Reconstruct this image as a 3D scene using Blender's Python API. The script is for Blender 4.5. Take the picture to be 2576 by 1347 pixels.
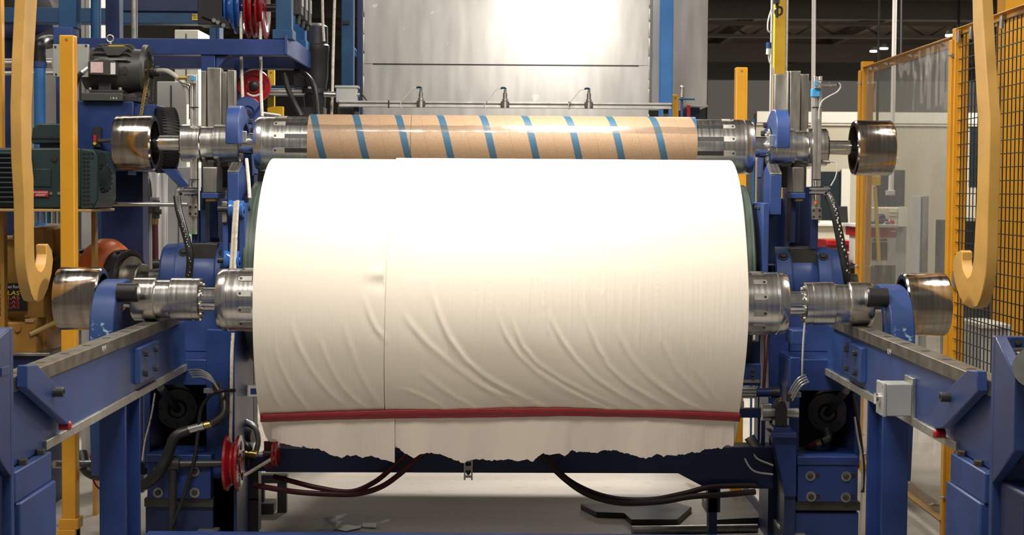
import bpy, math, random
import numpy as np
from mathutils import Vector, Matrix

random.seed(7)
RNG = np.random.default_rng(11)
SC = bpy.context.scene
COL = SC.collection
for o in list(bpy.data.objects):
    bpy.data.objects.remove(o)

# ------------------------------------------------------------------ camera
W_PX, H_PX, F_PX = 2576.0, 1347.0, 4200.0
CAM_H = 1.75
PITCH, YAW, ROLL = math.radians(2.70), math.radians(0.155), math.radians(0.40)
FWD = Vector((math.sin(YAW) * math.cos(PITCH), math.cos(YAW) * math.cos(PITCH), -math.sin(PITCH)))
R0 = FWD.cross(Vector((0, 0, 1))).normalized()
U0 = R0.cross(FWD).normalized()
UPV = U0 * math.cos(ROLL) - R0 * math.sin(ROLL)
RGT = R0 * math.cos(ROLL) + U0 * math.sin(ROLL)
CAM_P = Vector((0, 0, CAM_H))
cam_d = bpy.data.cameras.new('camera')
cam_d.sensor_width = 36.0
cam_d.lens = 36.0 * F_PX / W_PX
cam_d.clip_start, cam_d.clip_end = 0.1, 300
cam_d.dof.use_dof = True
cam_d.dof.focus_distance = 7.2
cam_d.dof.aperture_fstop = 9.0
cam = bpy.data.objects.new('camera', cam_d)
COL.objects.link(cam)
m = Matrix((RGT, UPV, -FWD)).transposed().to_4x4()
m.translation = CAM_P
cam.matrix_world = m
SC.camera = cam

# ------------------------------------------------------------------ world, exposure, large lamps
world = bpy.data.worlds.new('world')
SC.world = world
world.use_nodes = True
bg = world.node_tree.nodes['Background']
bg.inputs[0].default_value = (1.0, 0.93, 0.83, 1)
bg.inputs[1].default_value = 0.16
SC.view_settings.view_transform = 'Standard'
SC.view_settings.look = 'None'
SC.view_settings.exposure = -0.12
SC.view_settings.gamma = 1.0
SC.view_settings.use_curve_mapping = False
SC.cycles.use_denoising = True
SC.cycles.max_bounces = 6


def area(name, loc, target, sx, sy, power, color=(1, 0.93, 0.84), spread=180):
    l = bpy.data.lights.new(name, 'AREA')
    l.shape = 'RECTANGLE'
    l.size, l.size_y = sx, sy
    l.energy = power
    l.color = color
    l.spread = math.radians(spread)
    o = bpy.data.objects.new(name, l)
    COL.objects.link(o)
    o.location = loc
    o.rotation_euler = (Vector(target) - Vector(loc)).to_track_quat('-Z', 'Y').to_euler()
    return o


area('lamp_over_winder', (0.32, 8.05, 3.12), (0.28, 8.0, 0), 0.5, 0.3, 62)
area('added_sheet_glare', (0.33, 9.62, 3.02), (0.33, 10.3, 2.55), 0.35, 0.25, 9)  # added unseen light, makes the hot spot on the metal sheet
area('added_paper_fill', (-0.35, 5.75, 4.7), (0.0, 7.1, 1.3), 0.9, 0.4, 34, spread=85)  # added fill light for the front of the paper roll
area('lamp_front_bay', (-0.4, 2.0, 6.9), (-0.1, 7.2, 0.9), 2.0, 1.0, 118, spread=100)
area('lamp_right_bay', (4.4, 7.6, 5.6), (2.0, 8.2, 1.0), 1.6, 1.0, 200)
area('lamp_left_bay', (-3.3, 6.8, 5.0), (-2.4, 9.0, 1.2), 1.6, 1.0, 75)
area('lamp_rear_bay', (0.4, 14.0, 5.4), (0.2, 10.0, 0.0), 1.6, 0.5, 760)
area('lamp_left_rear_bay', (-3.5, 13.0, 5.6), (-3.0, 11.5, 1.0), 3.0, 1.5, 65)
area('lamp_office_bay', (6.0, 15.0, 5.2), (6.5, 20.0, 1.0), 4.0, 2.0, 620)
area('lamp_far_bay', (10.0, 42.0, 5.6), (10.0, 42.01, 0.0), 14.0, 6.0, 3000)

# ------------------------------------------------------------------ pixel to point


def ray(px, py):
    d = FWD + RGT * ((px - W_PX / 2) / F_PX) + UPV * ((H_PX / 2 - py) / F_PX)
    return d


def P(px, py, Y):
    d = ray(px, py)
    return CAM_P + d * (Y / d.y)


def PXX(px, py, X):
    d = ray(px, py)
    return CAM_P + d * (X / d.x)


def PZ(px, py, z):
    d = ray(px, py)
    return CAM_P + d * ((z - CAM_H) / d.z)


def zof(py, Y, px=1278):
    return P(px, py, Y).z


def xof(px, Y, py=475):
    return P(px, py, Y).x


# ------------------------------------------------------------------ materials
MATS = {}


def nodes_of(name):
    mt = bpy.data.materials.new(name)
    mt.use_nodes = True
    nt = mt.node_tree
    return mt, nt, nt.nodes['Principled BSDF']


def paint(name, col, rough=0.45, metal=0.0, var=0.12, scale=6.0, bump=0.0, bscale=120.0, stretch=(1, 1, 1), worn=None, worn_amt=0.62, worn_scale=9.0, coat=0.0, spec=0.5):
    """painted / plain surface: base colour with mottling, optional worn patches and fine bump"""
    mt, nt, b = nodes_of(name)
    N, L = nt.nodes, nt.links
    tc = N.new('ShaderNodeTexCoord')
    mp = N.new('ShaderNodeMapping')
    mp.inputs['Scale'].default_value = stretch
    L.new(tc.outputs['Object'], mp.inputs[0])
    nz = N.new('ShaderNodeTexNoise')
    nz.inputs['Scale'].default_value = scale
    nz.inputs['Detail'].default_value = 5
    L.new(mp.outputs[0], nz.inputs['Vector'])
    rp = N.new('ShaderNodeValToRGB')
    c = Vector(col)
    rp.color_ramp.elements[0].position = 0.3
    rp.color_ramp.elements[1].position = 0.7
    rp.color_ramp.elements[0].color = (*(c * (1 - var)), 1)
    rp.color_ramp.elements[1].color = (*[min(1, v * (1 + var)) for v in c], 1)
    L.new(nz.outputs['Fac'], rp.inputs[0])
    out = rp.outputs[0]
    if worn is not None:
        wn = N.new('ShaderNodeTexNoise')
        wn.inputs['Scale'].default_value = worn_scale
        wn.inputs['Detail'].default_value = 8
        wn.inputs['Roughness'].default_value = 0.65
        L.new(tc.outputs['Object'], wn.inputs['Vector'])
        th = N.new('ShaderNodeValToRGB')
        th.color_ramp.elements[0].position = worn_amt
        th.color_ramp.elements[1].position = worn_amt + 0.025
        L.new(wn.outputs['Fac'], th.inputs[0])
        mx = N.new('ShaderNodeMix')
        mx.data_type = 'RGBA'
        L.new(th.outputs[0], mx.inputs['Factor'])
        L.new(out, mx.inputs['A'])
        mx.inputs['B'].default_value = (*worn, 1)
        out = mx.outputs['Result']
    L.new(out, b.inputs['Base Color'])
    b.inputs['Metallic'].default_value = metal
    b.inputs['Specular IOR Level'].default_value = spec
    b.inputs['Coat Weight'].default_value = coat
    mr = N.new('ShaderNodeMapRange')
    mr.inputs['To Min'].default_value = max(0.02, rough - 0.1)
    mr.inputs['To Max'].default_value = min(1, rough + 0.1)
    L.new(nz.outputs['Fac'], mr.inputs['Value'])
    L.new(mr.outputs[0], b.inputs['Roughness'])
    if bump > 0:
        bn = N.new('ShaderNodeTexNoise')
        bn.inputs['Scale'].default_value = bscale
        bn.inputs['Detail'].default_value = 3
        L.new(mp.outputs[0], bn.inputs['Vector'])
        bp = N.new('ShaderNodeBump')
        bp.inputs['Strength'].default_value = bump
        bp.inputs['Distance'].default_value = 0.01
        L.new(bn.outputs['Fac'], bp.inputs['Height'])
        L.new(bp.outputs[0], b.inputs['Normal'])
    MATS[name] = mt
    return mt


def emit(name, col, power):
    mt, nt, b = nodes_of(name)
    b.inputs['Base Color'].default_value = (*col, 1)
    b.inputs['Emission Color'].default_value = (*col, 1)
    b.inputs['Emission Strength'].default_value = power
    MATS[name] = mt
    return mt


paint('blue', (0.025, 0.057, 0.195), 0.42, bump=0.05, bscale=60, var=0.18)
paint('blue_scuffed', (0.024, 0.060, 0.20), 0.4, worn=(0.28, 0.46, 0.54), worn_amt=0.625, worn_scale=8, var=0.2)
paint('blue_bare', (0.024, 0.057, 0.195), 0.4, worn=(0.13, 0.16, 0.2), worn_amt=0.68, worn_scale=5, var=0.2)
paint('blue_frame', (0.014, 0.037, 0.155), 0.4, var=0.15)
paint('blue_teal', (0.010, 0.060, 0.155), 0.42, var=0.18)
paint('blue_sky', (0.035, 0.165, 0.44), 0.42, var=0.1)
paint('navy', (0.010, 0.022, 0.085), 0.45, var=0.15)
paint('yellow', (0.64, 0.305, 0.02), 0.38, bump=0.03, bscale=50, var=0.06)
paint('yellow_bright', (0.85, 0.52, 0.02), 0.4, var=0.05)
paint('yellow_hook', (0.60, 0.345, 0.085), 0.36, bump=0.1, bscale=160, var=0.1, worn=(0.16, 0.12, 0.07), worn_amt=0.735, worn_scale=14)
paint('ochre', (0.36, 0.185, 0.035), 0.42, bump=0.12, bscale=70, var=0.2)
paint('ochre_light', (0.46, 0.30, 0.12), 0.45, var=0.1)
paint('steel', (0.70, 0.68, 0.65), 0.22, 1.0, var=0.12, scale=14, stretch=(6, 0.35, 0.35))
paint('steel_drum', (0.40, 0.36, 0.32), 0.17, 1.0, var=0.22, scale=9, stretch=(7, 0.4, 0.4))
paint('steel_shiny', (0.72, 0.71, 0.69), 0.13, 1.0, var=0.06, scale=12, stretch=(4, 0.4, 0.4))
paint('steel_dull', (0.42, 0.40, 0.36), 0.42, 1.0, var=0.25, scale=18)
paint('steel_rail', (0.19, 0.172, 0.142), 0.48, 0.8, var=0.3, scale=14, worn=(0.34, 0.38, 0.35), worn_amt=0.70, worn_scale=16)
paint('steel_bar', (0.44, 0.43, 0.39), 0.5, 0.8, var=0.15, scale=20)
paint('galvanized', (0.50, 0.50, 0.48), 0.36, 0.9, var=0.15, scale=25)
paint('aluminium', (0.62, 0.61, 0.58), 0.36, 0.9, var=0.06, scale=20)
paint('guide_steel', (0.34, 0.325, 0.29), 0.42, 0.9, var=0.35, scale=6, stretch=(3, 1, 0.6))
paint('dark_steel', (0.075, 0.073, 0.070), 0.42, 0.7, var=0.25)
paint('black', (0.016, 0.016, 0.017), 0.4, var=0.2)
paint('black_paint', (0.030, 0.030, 0.031), 0.42, var=0.2, bump=0.05)
paint('rubber', (0.020, 0.019, 0.018), 0.6, var=0.3)
paint('motor_grey', (0.060, 0.060, 0.056), 0.42, var=0.15, bump=0.06)
paint('motor_green', (0.020, 0.042, 0.044), 0.42, var=0.15, bump=0.05)
paint('grey_box', (0.34, 0.35, 0.34), 0.45, var=0.06)
paint('grey_light', (0.50, 0.50, 0.48), 0.5, var=0.05)
paint('red', (0.36, 0.012, 0.018), 0.28, var=0.1, coat=0.3)
paint('red_tape', (0.27, 0.011, 0.015), 0.42, var=0.12, scale=20)
paint('hose_red', (0.085, 0.016, 0.020), 0.5, var=0.15)
paint('hose_dark', (0.030, 0.014, 0.014), 0.5, var=0.15)
paint('orange', (0.85, 0.19, 0.04), 0.36, var=0.05)
paint('rope', (0.62, 0.57, 0.48), 0.8, var=0.2, scale=60, worn=(0.22, 0.05, 0.06), worn_amt=0.62, worn_scale=45)
paint('pulley_blue', (0.025, 0.12, 0.42), 0.22, var=0.1, coat=0.5)
paint('white_sheet', (0.62, 0.61, 0.60), 0.6, var=0.07, scale=3, bump=0.2, bscale=8)
paint('white_label', (0.72, 0.69, 0.66), 0.5, var=0.04)
paint('pink_label', (0.66, 0.47, 0.46), 0.5, var=0.14, scale=60)
paint('red_label', (0.52, 0.02, 0.035), 0.4, var=0.05)
paint('yellow_label', (0.72, 0.50, 0.03), 0.5, var=0.05)
paint('black_label', (0.012, 0.012, 0.013), 0.35, var=0.05)
paint('cream', (0.60, 0.55, 0.43), 0.6, var=0.04, scale=2)
paint('beige_panel', (0.42, 0.385, 0.29), 0.6, var=0.05, scale=2)
paint('office_white', (0.66, 0.64, 0.56), 0.6, var=0.03)
paint('wall_dark', (0.13, 0.125, 0.118), 0.7, var=0.08, scale=0.5)
paint('ceiling_dark', (0.10, 0.085, 0.07), 0.8, var=0.3, scale=1.2, stretch=(0.3, 4, 1))
paint('joist', (0.085, 0.074, 0.06), 0.6, var=0.12)
paint('window_dark', (0.022, 0.030, 0.036), 0.12, var=0.3, scale=0.8)
paint('copper', (0.55, 0.33, 0.12), 0.3, 1.0)
paint('brass', (0.50, 0.36, 0.12), 0.32, 1.0)
paint('cable_grey', (0.45, 0.44, 0.41), 0.45, var=0.08)
paint('tape_blue', (0.05, 0.27, 0.55), 0.55, var=0.1)
paint('drum_green', (0.042, 0.058, 0.046), 0.34, 0.0, var=0.6, scale=12, stretch=(7, 0.12, 0.12))
paint('skirt_brown', (0.27, 0.145, 0.03), 0.5, var=0.15)
paint('text_white', (0.7, 0.7, 0.68), 0.5, var=0.02)
paint('text_yellow', (0.75, 0.68, 0.03), 0.5, var=0.02)
paint('text_orange', (0.62, 0.17, 0.03), 0.5, var=0.02)
paint('text_red', (0.5, 0.04, 0.03), 0.5, var=0.02)
emit('lamp_glow', (1.0, 0.98, 0.93), 9.0)
emit('led_green', (0.02, 1.0, 0.12), 5.0)


def concrete():
    mt, nt, b = nodes_of('concrete')
    N, L = nt.nodes, nt.links
    tc = N.new('ShaderNodeTexCoord')
    n1 = N.new('ShaderNodeTexNoise'); n1.inputs['Scale'].default_value = 1.2; n1.inputs['Detail'].default_value = 8
    n2 = N.new('ShaderNodeTexNoise'); n2.inputs['Scale'].default_value = 22; n2.inputs['Detail'].default_value = 6
    mp = N.new('ShaderNodeMapping'); mp.inputs['Scale'].default_value = (0.5, 2.5, 1)
    L.new(tc.outputs['Object'], mp.inputs[0])
    L.new(mp.outputs[0], n1.inputs['Vector'])
    L.new(tc.outputs['Object'], n2.inputs['Vector'])
    r = N.new('ShaderNodeValToRGB')
    r.color_ramp.elements[0].position = 0.3; r.color_ramp.elements[0].color = (0.27, 0.245, 0.212, 1)
    r.color_ramp.elements[1].position = 0.7; r.color_ramp.elements[1].color = (0.41, 0.375, 0.325, 1)
    L.new(n1.outputs['Fac'], r.inputs[0])
    r2 = N.new('ShaderNodeValToRGB')
    r2.color_ramp.elements[0].position = 0.25; r2.color_ramp.elements[0].color = (0.55, 0.53, 0.5, 1)
    r2.color_ramp.elements[1].position = 0.42; r2.color_ramp.elements[1].color = (1, 1, 1, 1)
    L.new(n2.outputs['Fac'], r2.inputs[0])
    mx = N.new('ShaderNodeMix'); mx.data_type = 'RGBA'; mx.blend_type = 'MULTIPLY'; mx.inputs['Factor'].default_value = 0.55
    L.new(r.outputs[0], mx.inputs['A']); L.new(r2.outputs[0], mx.inputs['B'])
    L.new(mx.outputs['Result'], b.inputs['Base Color'])
    b.inputs['Roughness'].default_value = 0.42
    MATS['concrete'] = mt


def plate_metal():
    """brushed stainless sheet: faint vertical smears, pale scratches"""
    mt, nt, b = nodes_of('plate_metal')
    N, L = nt.nodes, nt.links
    tc = N.new('ShaderNodeTexCoord')
    mp = N.new('ShaderNodeMapping'); mp.inputs['Scale'].default_value = (5, 1, 0.8)
    L.new(tc.outputs['Object'], mp.inputs[0])
    n1 = N.new('ShaderNodeTexNoise'); n1.inputs['Scale'].default_value = 3; n1.inputs['Detail'].default_value = 7
    L.new(mp.outputs[0], n1.inputs['Vector'])
    r = N.new('ShaderNodeValToRGB')
    r.color_ramp.elements[0].position = 0.3; r.color_ramp.elements[0].color = (0.44, 0.43, 0.41, 1)
    r.color_ramp.elements[1].position = 0.72; r.color_ramp.elements[1].color = (0.56, 0.55, 0.53, 1)
    L.new(n1.outputs['Fac'], r.inputs[0])
    n2 = N.new('ShaderNodeTexNoise'); n2.inputs['Scale'].default_value = 9; n2.inputs['Detail'].default_value = 9; n2.inputs['Roughness'].default_value = 0.7
    L.new(tc.outputs['Object'], n2.inputs['Vector'])
    r2 = N.new('ShaderNodeValToRGB')
    r2.color_ramp.elements[0].position = 0.64; r2.color_ramp.elements[0].color = (0, 0, 0, 1)
    r2.color_ramp.elements[1].position = 0.70; r2.color_ramp.elements[1].color = (1, 1, 1, 1)
    L.new(n2.outputs['Fac'], r2.inputs[0])
    mx = N.new('ShaderNodeMix'); mx.data_type = 'RGBA'
    L.new(r2.outputs[0], mx.inputs['Factor']); L.new(r.outputs[0], mx.inputs['A'])
    mx.inputs['B'].default_value = (0.78, 0.77, 0.74, 1)
    L.new(mx.outputs['Result'], b.inputs['Base Color'])
    b.inputs['Metallic'].default_value = 0.95
    mr = N.new('ShaderNodeMapRange'); mr.inputs['To Min'].default_value = 0.34; mr.inputs['To Max'].default_value = 0.43
    L.new(n1.outputs['Fac'], mr.inputs['Value'])
    L.new(mr.outputs[0], b.inputs['Roughness'])
    MATS['plate_metal'] = mt


def paper(name, col, crepe=0.35):
    """soft creped tissue: fine lines running round the roll plus a tiny cross crepe"""
    mt, nt, b = nodes_of(name)
    N, L = nt.nodes, nt.links
    tc = N.new('ShaderNodeTexCoord')
    mp = N.new('ShaderNodeMapping'); mp.inputs['Scale'].default_value = (70, 5, 5)
    L.new(tc.outputs['Object'], mp.inputs[0])
    n1 = N.new('ShaderNodeTexNoise'); n1.inputs['Scale'].default_value = 1.0; n1.inputs['Detail'].default_value = 4
    L.new(mp.outputs[0], n1.inputs['Vector'])
    mp2 = N.new('ShaderNodeMapping'); mp2.inputs['Scale'].default_value = (45, 160, 160)
    L.new(tc.outputs['Object'], mp2.inputs[0])
    n2 = N.new('ShaderNodeTexNoise'); n2.inputs['Scale'].default_value = 1.0; n2.inputs['Detail'].default_value = 3
    L.new(mp2.outputs[0], n2.inputs['Vector'])
    ad = N.new('ShaderNodeMath'); ad.operation = 'MULTIPLY_ADD'; ad.inputs[1].default_value = 0.18
    L.new(n2.outputs['Fac'], ad.inputs[0]); L.new(n1.outputs['Fac'], ad.inputs[2])
    bp = N.new('ShaderNodeBump'); bp.inputs['Strength'].default_value = crepe; bp.inputs['Distance'].default_value = 0.0045
    L.new(ad.outputs[0], bp.inputs['Height'])
    L.new(bp.outputs[0], b.inputs['Normal'])
    b.inputs['Base Color'].default_value = (*col, 1)
    b.inputs['Roughness'].default_value = 0.85
    b.inputs['Specular IOR Level'].default_value = 0.15
    b.inputs['Sheen Weight'].default_value = 0.1
    MATS[name] = mt


def cardboard():
    """spiral-wound tube: blue ply stripe on one helix, thin seam half a pitch away"""
    mt, nt, b = nodes_of('cardboard')
    N, L = nt.nodes, nt.links
    tc = N.new('ShaderNodeTexCoord')
    sp = N.new('ShaderNodeSeparateXYZ')
    L.new(tc.outputs['Object'], sp.inputs[0])

    def M(op, a, bb=None, c=None):
        n = N.new('ShaderNodeMath'); n.operation = op
        for i, v in enumerate((a, bb, c)):
            if v is None:
                continue
            if isinstance(v, (int, float)):
                n.inputs[i].default_value = v
            else:
                L.new(v, n.inputs[i])
        return n.outputs[0]
    pitch = 0.2135
    ang = M('ARCTAN2', sp.outputs['Z'], M('MULTIPLY', sp.outputs['Y'], -1.0))   # 0 facing the camera, +90 deg on top
    turn = M('DIVIDE', ang, 2 * math.pi)
    ph = M('ADD', M('DIVIDE', sp.outputs['X'], pitch), turn)
    ph = M('ADD', ph, 10.0 + CARD_PHASE)
    fr = M('FRACT', ph)
    stripe = M('LESS_THAN', fr, 0.165)
    seam = M('LESS_THAN', M('ABSOLUTE', M('SUBTRACT', fr, 0.585)), 0.006)
    nz = N.new('ShaderNodeTexNoise'); nz.inputs['Scale'].default_value = 160; nz.inputs['Detail'].default_value = 4
    L.new(tc.outputs['Object'], nz.inputs['Vector'])
    r = N.new('ShaderNodeValToRGB')
    r.color_ramp.elements[0].position = 0.3; r.color_ramp.elements[0].color = (0.205, 0.132, 0.08, 1)
    r.color_ramp.elements[1].position = 0.6; r.color_ramp.elements[1].color = (0.255, 0.17, 0.105, 1)
    L.new(nz.outputs['Fac'], r.inputs[0])
    m1 = N.new('ShaderNodeMix'); m1.data_type = 'RGBA'
    L.new(stripe, m1.inputs['Factor']); L.new(r.outputs[0], m1.inputs['A']); m1.inputs['B'].default_value = (0.022, 0.07, 0.12, 1)
    m2 = N.new('ShaderNodeMix'); m2.data_type = 'RGBA'
    L.new(seam, m2.inputs['Factor']); L.new(m1.outputs['Result'], m2.inputs['A']); m2.inputs['B'].default_value = (0.20, 0.12, 0.06, 1)
    # the butt joint between the two lengths of tube
    jn = M('LESS_THAN', M('ABSOLUTE', M('SUBTRACT', sp.outputs['X'], CARD_JOINT)), 0.0016)
    m3 = N.new('ShaderNodeMix'); m3.data_type = 'RGBA'
    L.new(jn, m3.inputs['Factor']); L.new(m2.outputs['Result'], m3.inputs['A']); m3.inputs['B'].default_value = (0.08, 0.05, 0.03, 1)
    L.new(m3.outputs['Result'], b.inputs['Base Color'])
    b.inputs['Roughness'].default_value = 0.55
    b.inputs['Specular IOR Level'].default_value = 0.35
    MATS['cardboard'] = mt


CARD_PHASE = 0.356
CARD_JOINT = -0.458
concrete()
plate_metal()
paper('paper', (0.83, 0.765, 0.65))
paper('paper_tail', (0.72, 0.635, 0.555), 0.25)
paper('paper_scrap', (0.80, 0.79, 0.76), 0.2)
cardboard()


def clear_sheet(name, tint, alpha, rough, refl):
    mt = bpy.data.materials.new(name)
    mt.use_nodes = True
    nt = mt.node_tree
    nt.nodes.clear()
    out = nt.nodes.new('ShaderNodeOutputMaterial')
    tr = nt.nodes.new('ShaderNodeBsdfTransparent'); tr.inputs[0].default_value = (*tint, 1)
    gl = nt.nodes.new('ShaderNodeBsdfGlossy'); gl.inputs['Roughness'].default_value = rough
    df = nt.nodes.new('ShaderNodeBsdfDiffuse'); df.inputs[0].default_value = (0.6, 0.6, 0.58, 1)
    tl = nt.nodes.new('ShaderNodeBsdfTranslucent'); tl.inputs[0].default_value = (0.7, 0.7, 0.67, 1)
    ms = nt.nodes.new('ShaderNodeMixShader'); ms.inputs[0].default_value = 0.6
    nt.links.new(df.outputs[0], ms.inputs[1]); nt.links.new(tl.outputs[0], ms.inputs[2])
    fr = nt.nodes.new('ShaderNodeLayerWeight'); fr.inputs[0].default_value = 0.5
    tc = nt.nodes.new('ShaderNodeTexCoord')
    nz = nt.nodes.new('ShaderNodeTexNoise'); nz.inputs['Scale'].default_value = 2.2; nz.inputs['Detail'].default_value = 2
    mp = nt.nodes.new('ShaderNodeMapping'); mp.inputs['Scale'].default_value = (1, 1.4, 0.7)
    nt.links.new(tc.outputs['Object'], mp.inputs[0]); nt.links.new(mp.outputs[0], nz.inputs['Vector'])
    bp = nt.nodes.new('ShaderNodeBump'); bp.inputs['Strength'].default_value = 0.5; bp.inputs['Distance'].default_value = 0.05
    nt.links.new(nz.outputs['Fac'], bp.inputs['Height'])
    nt.links.new(bp.outputs[0], gl.inputs['Normal'])
    m0 = nt.nodes.new('ShaderNodeMixShader'); m0.inputs[0].default_value = alpha
    nt.links.new(tr.outputs[0], m0.inputs[1]); nt.links.new(ms.outputs[0], m0.inputs[2])
    m1 = nt.nodes.new('ShaderNodeMixShader')
    mq = nt.nodes.new('ShaderNodeMath'); mq.operation = 'MULTIPLY_ADD'; mq.inputs[1].default_value = refl; mq.inputs[2].default_value = refl * 0.3
    nt.links.new(fr.outputs['Facing'], mq.inputs[0])
    nt.links.new(mq.outputs[0], m1.inputs[0]); nt.links.new(m0.outputs[0], m1.inputs[1]); nt.links.new(gl.outputs[0], m1.inputs[2])
    nt.links.new(m1.outputs[0], out.inputs[0])
    MATS[name] = mt


clear_sheet('polycarbonate', (0.95, 0.95, 0.93), 0.17, 0.05, 0.2)
clear_sheet('clear_film', (1.0, 0.97, 0.92), 0.03, 0.2, 0.5)

# ------------------------------------------------------------------ mesh builder


class MB:
    def __init__(self):
        self.v, self.f = [], []

    def add(self, verts, faces):
        k = len(self.v)
        self.v += [tuple(q) for q in verts]
        self.f += [tuple(i + k for i in f) for f in faces]
        return self

    def box(self, x0, x1, y0, y1, z0, z1):
        if x1 < x0: x0, x1 = x1, x0
        if y1 < y0: y0, y1 = y1, y0
        if z1 < z0: z0, z1 = z1, z0
        v = [(x, y, z) for x in (x0, x1) for y in (y0, y1) for z in (z0, z1)]
        f = [(0, 1, 3, 2), (4, 6, 7, 5), (0, 4, 5, 1), (2, 3, 7, 6), (0, 2, 6, 4), (1, 5, 7, 3)]
        return self.add(v, f)

    def pbox(self, px0, py0, px1, py1, Y, dep):
        """a box whose front face, at distance Y, fills this rectangle of the photograph"""
        mx, my = (px0 + px1) / 2, (py0 + py1) / 2
        return self.box(P(px0, my, Y).x, P(px1, my, Y).x, Y, Y + dep, P(mx, py1, Y).z, P(mx, py0, Y).z)

    def prism(self, pts, ext):
        """polygon of 3-D points pushed along ext"""
        n = len(pts)
        a = [Vector(p) for p in pts]
        ext = Vector(ext)
        nrm = Vector((0, 0, 0))
        for i in range(n):
            nrm += a[i].cross(a[(i + 1) % n])
        if nrm.dot(ext) > 0:
            a.reverse()
        v = a + [p + ext for p in a]
        f = [tuple(range(n)), tuple(reversed(range(n, 2 * n)))]
        f = [tuple(range(n)), tuple(range(2 * n - 1, n - 1, -1))]
        for i in range(n):
            j = (i + 1) % n
            f.append((j, i, n + i, n + j))
        return self.add(v, f)

    def pprism(self, pxs, Y, dep):
        return self.prism([P(x, y, Y) for x, y in pxs], (0, dep, 0))

    def yz(self, pts, x0, x1):
        """polygon in the Y-Z plane pushed from x0 to x1"""
        return self.prism([(x0, y, z) for y, z in pts], (x1 - x0, 0, 0))

    def lathe(self, origin, axis, prof, n=40, a0=0.0, a1=2 * math.pi):
        o, ax = Vector(origin), Vector(axis).normalized()
        t = Vector((0, 0, 1)) if abs(ax.z) < 0.9 else Vector((0, 1, 0))
        u = (t - ax * t.dot(ax)).normalized()
        w = ax.cross(u)
        full = abs(a1 - a0 - 2 * math.pi) < 1e-6
        cols = n if full else n + 1
        v, f = [], []
        for (d, r) in prof:
            for i in range(cols):
                a = a0 + (a1 - a0) * i / n
                v.append(o + ax * d + (u * math.cos(a) + w * math.sin(a)) * r)
        for j in range(len(prof) - 1):
            for i in range(n):
                i2 = (i + 1) % cols
                f.append((j * cols + i, j * cols + i2, (j + 1) * cols + i2, (j + 1) * cols + i))
        return self.add(v, f)

    def cyl(self, p0, p1, r, r1=None, n=24):
        p0, p1 = Vector(p0), Vector(p1)
        r1 = r if r1 is None else r1
        d = (p1 - p0).length
        return self.lathe(p0, p1 - p0, [(0, 0.0001), (0, r), (d, r1), (d, 0.0001)], n)

    def tube(self, pts, r, n=10, smooth=6, caps=True):
        pts = [Vector(p) for p in pts]
        if smooth > 1 and len(pts) > 2:
            q = [pts[0] * 2 - pts[1]] + pts + [pts[-1] * 2 - pts[-2]]
            out = []
            for i in range(1, len(q) - 2):
                for k in range(smooth):
                    t = k / smooth
                    a, b, c, d = q[i - 1], q[i], q[i + 1], q[i + 2]
                    out.append(0.5 * ((2 * b) + (c - a) * t + (2 * a - 5 * b + 4 * c - d) * t * t + (3 * b - a - 3 * c + d) * t ** 3))
            out.append(pts[-1])
            pts = out
        v, f = [], []
        t0 = (pts[1] - pts[0]).normalized()
        u = t0.orthogonal().normalized()
        for i, p in enumerate(pts):
            t = ((pts[min(i + 1, len(pts) - 1)] - pts[max(i - 1, 0)])).normalized()
            u = (u - t * u.dot(t)).normalized()
            w = t.cross(u)
            for k in range(n):
                a = 2 * math.pi * k / n
                v.append(p + (u * math.cos(a) + w * math.sin(a)) * r)
        for i in range(len(pts) - 1):
            for k in range(n):
                k2 = (k + 1) % n
                f.append((i * n + k, i * n + k2, (i + 1) * n + k2, (i + 1) * n + k))
        if caps:
            f.append(tuple(range(n - 1, -1, -1)))
            f.append(tuple(range((len(pts) - 1) * n, len(pts) * n)))
        return self.add(v, f)

    def ball(self, c, r, n=16, m=10):
        return self.lathe(Vector(c) - Vector((0, 0, r)), (0, 0, 1), [(r - r * math.cos(math.pi * j / m), max(1e-4, r * math.sin(math.pi * j / m))) for j in range(m + 1)], n)

    def hexhead(self, c, axis, r, h):
        return self.lathe(c, axis, [(0, 0.0001), (0, r), (h * 0.8, r), (h, r * 0.9), (h, 0.0001)], 6)

    def build(self, name, mat, parent=None, bevel=0.0, smooth=True, angle=35):
        me = bpy.data.meshes.new(name)
        o = bpy.data.objects.new(name, me)
        off = Vector((0, 0, 0))
        q = parent
        while q is not None:
            off += q.location
            q = q.parent
        vs = np.array(self.v, dtype=float)
        if parent is None:
            lo, hi = vs.min(0), vs.max(0)
            c = Vector(((lo[0] + hi[0]) / 2, (lo[1] + hi[1]) / 2, lo[2]))
            o.location = c
            off = c
        vs = vs - np.array(off)
        me.from_pydata(vs.tolist(), [], self.f)
        me.materials.append(MATS[mat])
        if smooth:
            me.shade_smooth()
            me.set_sharp_from_angle(angle=math.radians(angle))
        me.update()
        COL.objects.link(o)
        if parent is not None:
            o.parent = parent
        if bevel > 0:
            bv = o.modifiers.new('bevel', 'BEVEL')
            bv.width = bevel
            bv.segments = 2
            bv.limit_method = 'ANGLE'
            bv.angle_limit = math.radians(40)
            bv.harden_normals = False
        return o


def thing(name, label, cat, loc, group=None):
    o = bpy.data.objects.new(name, None)
    o.empty_display_size = 0.1
    COL.objects.link(o)
    o.location = Vector(loc)
    tag(o, label, cat, group)
    return o


def tag(o, label, cat, group=None, kind=None):
    o['label'] = label
    o['category'] = cat
    if group:
        o['group'] = group
    if kind:
        o['kind'] = kind
    return o


def struct(o, label=None):
    o['kind'] = 'structure'
    if label:
        o['label'] = label
    return o


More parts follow.
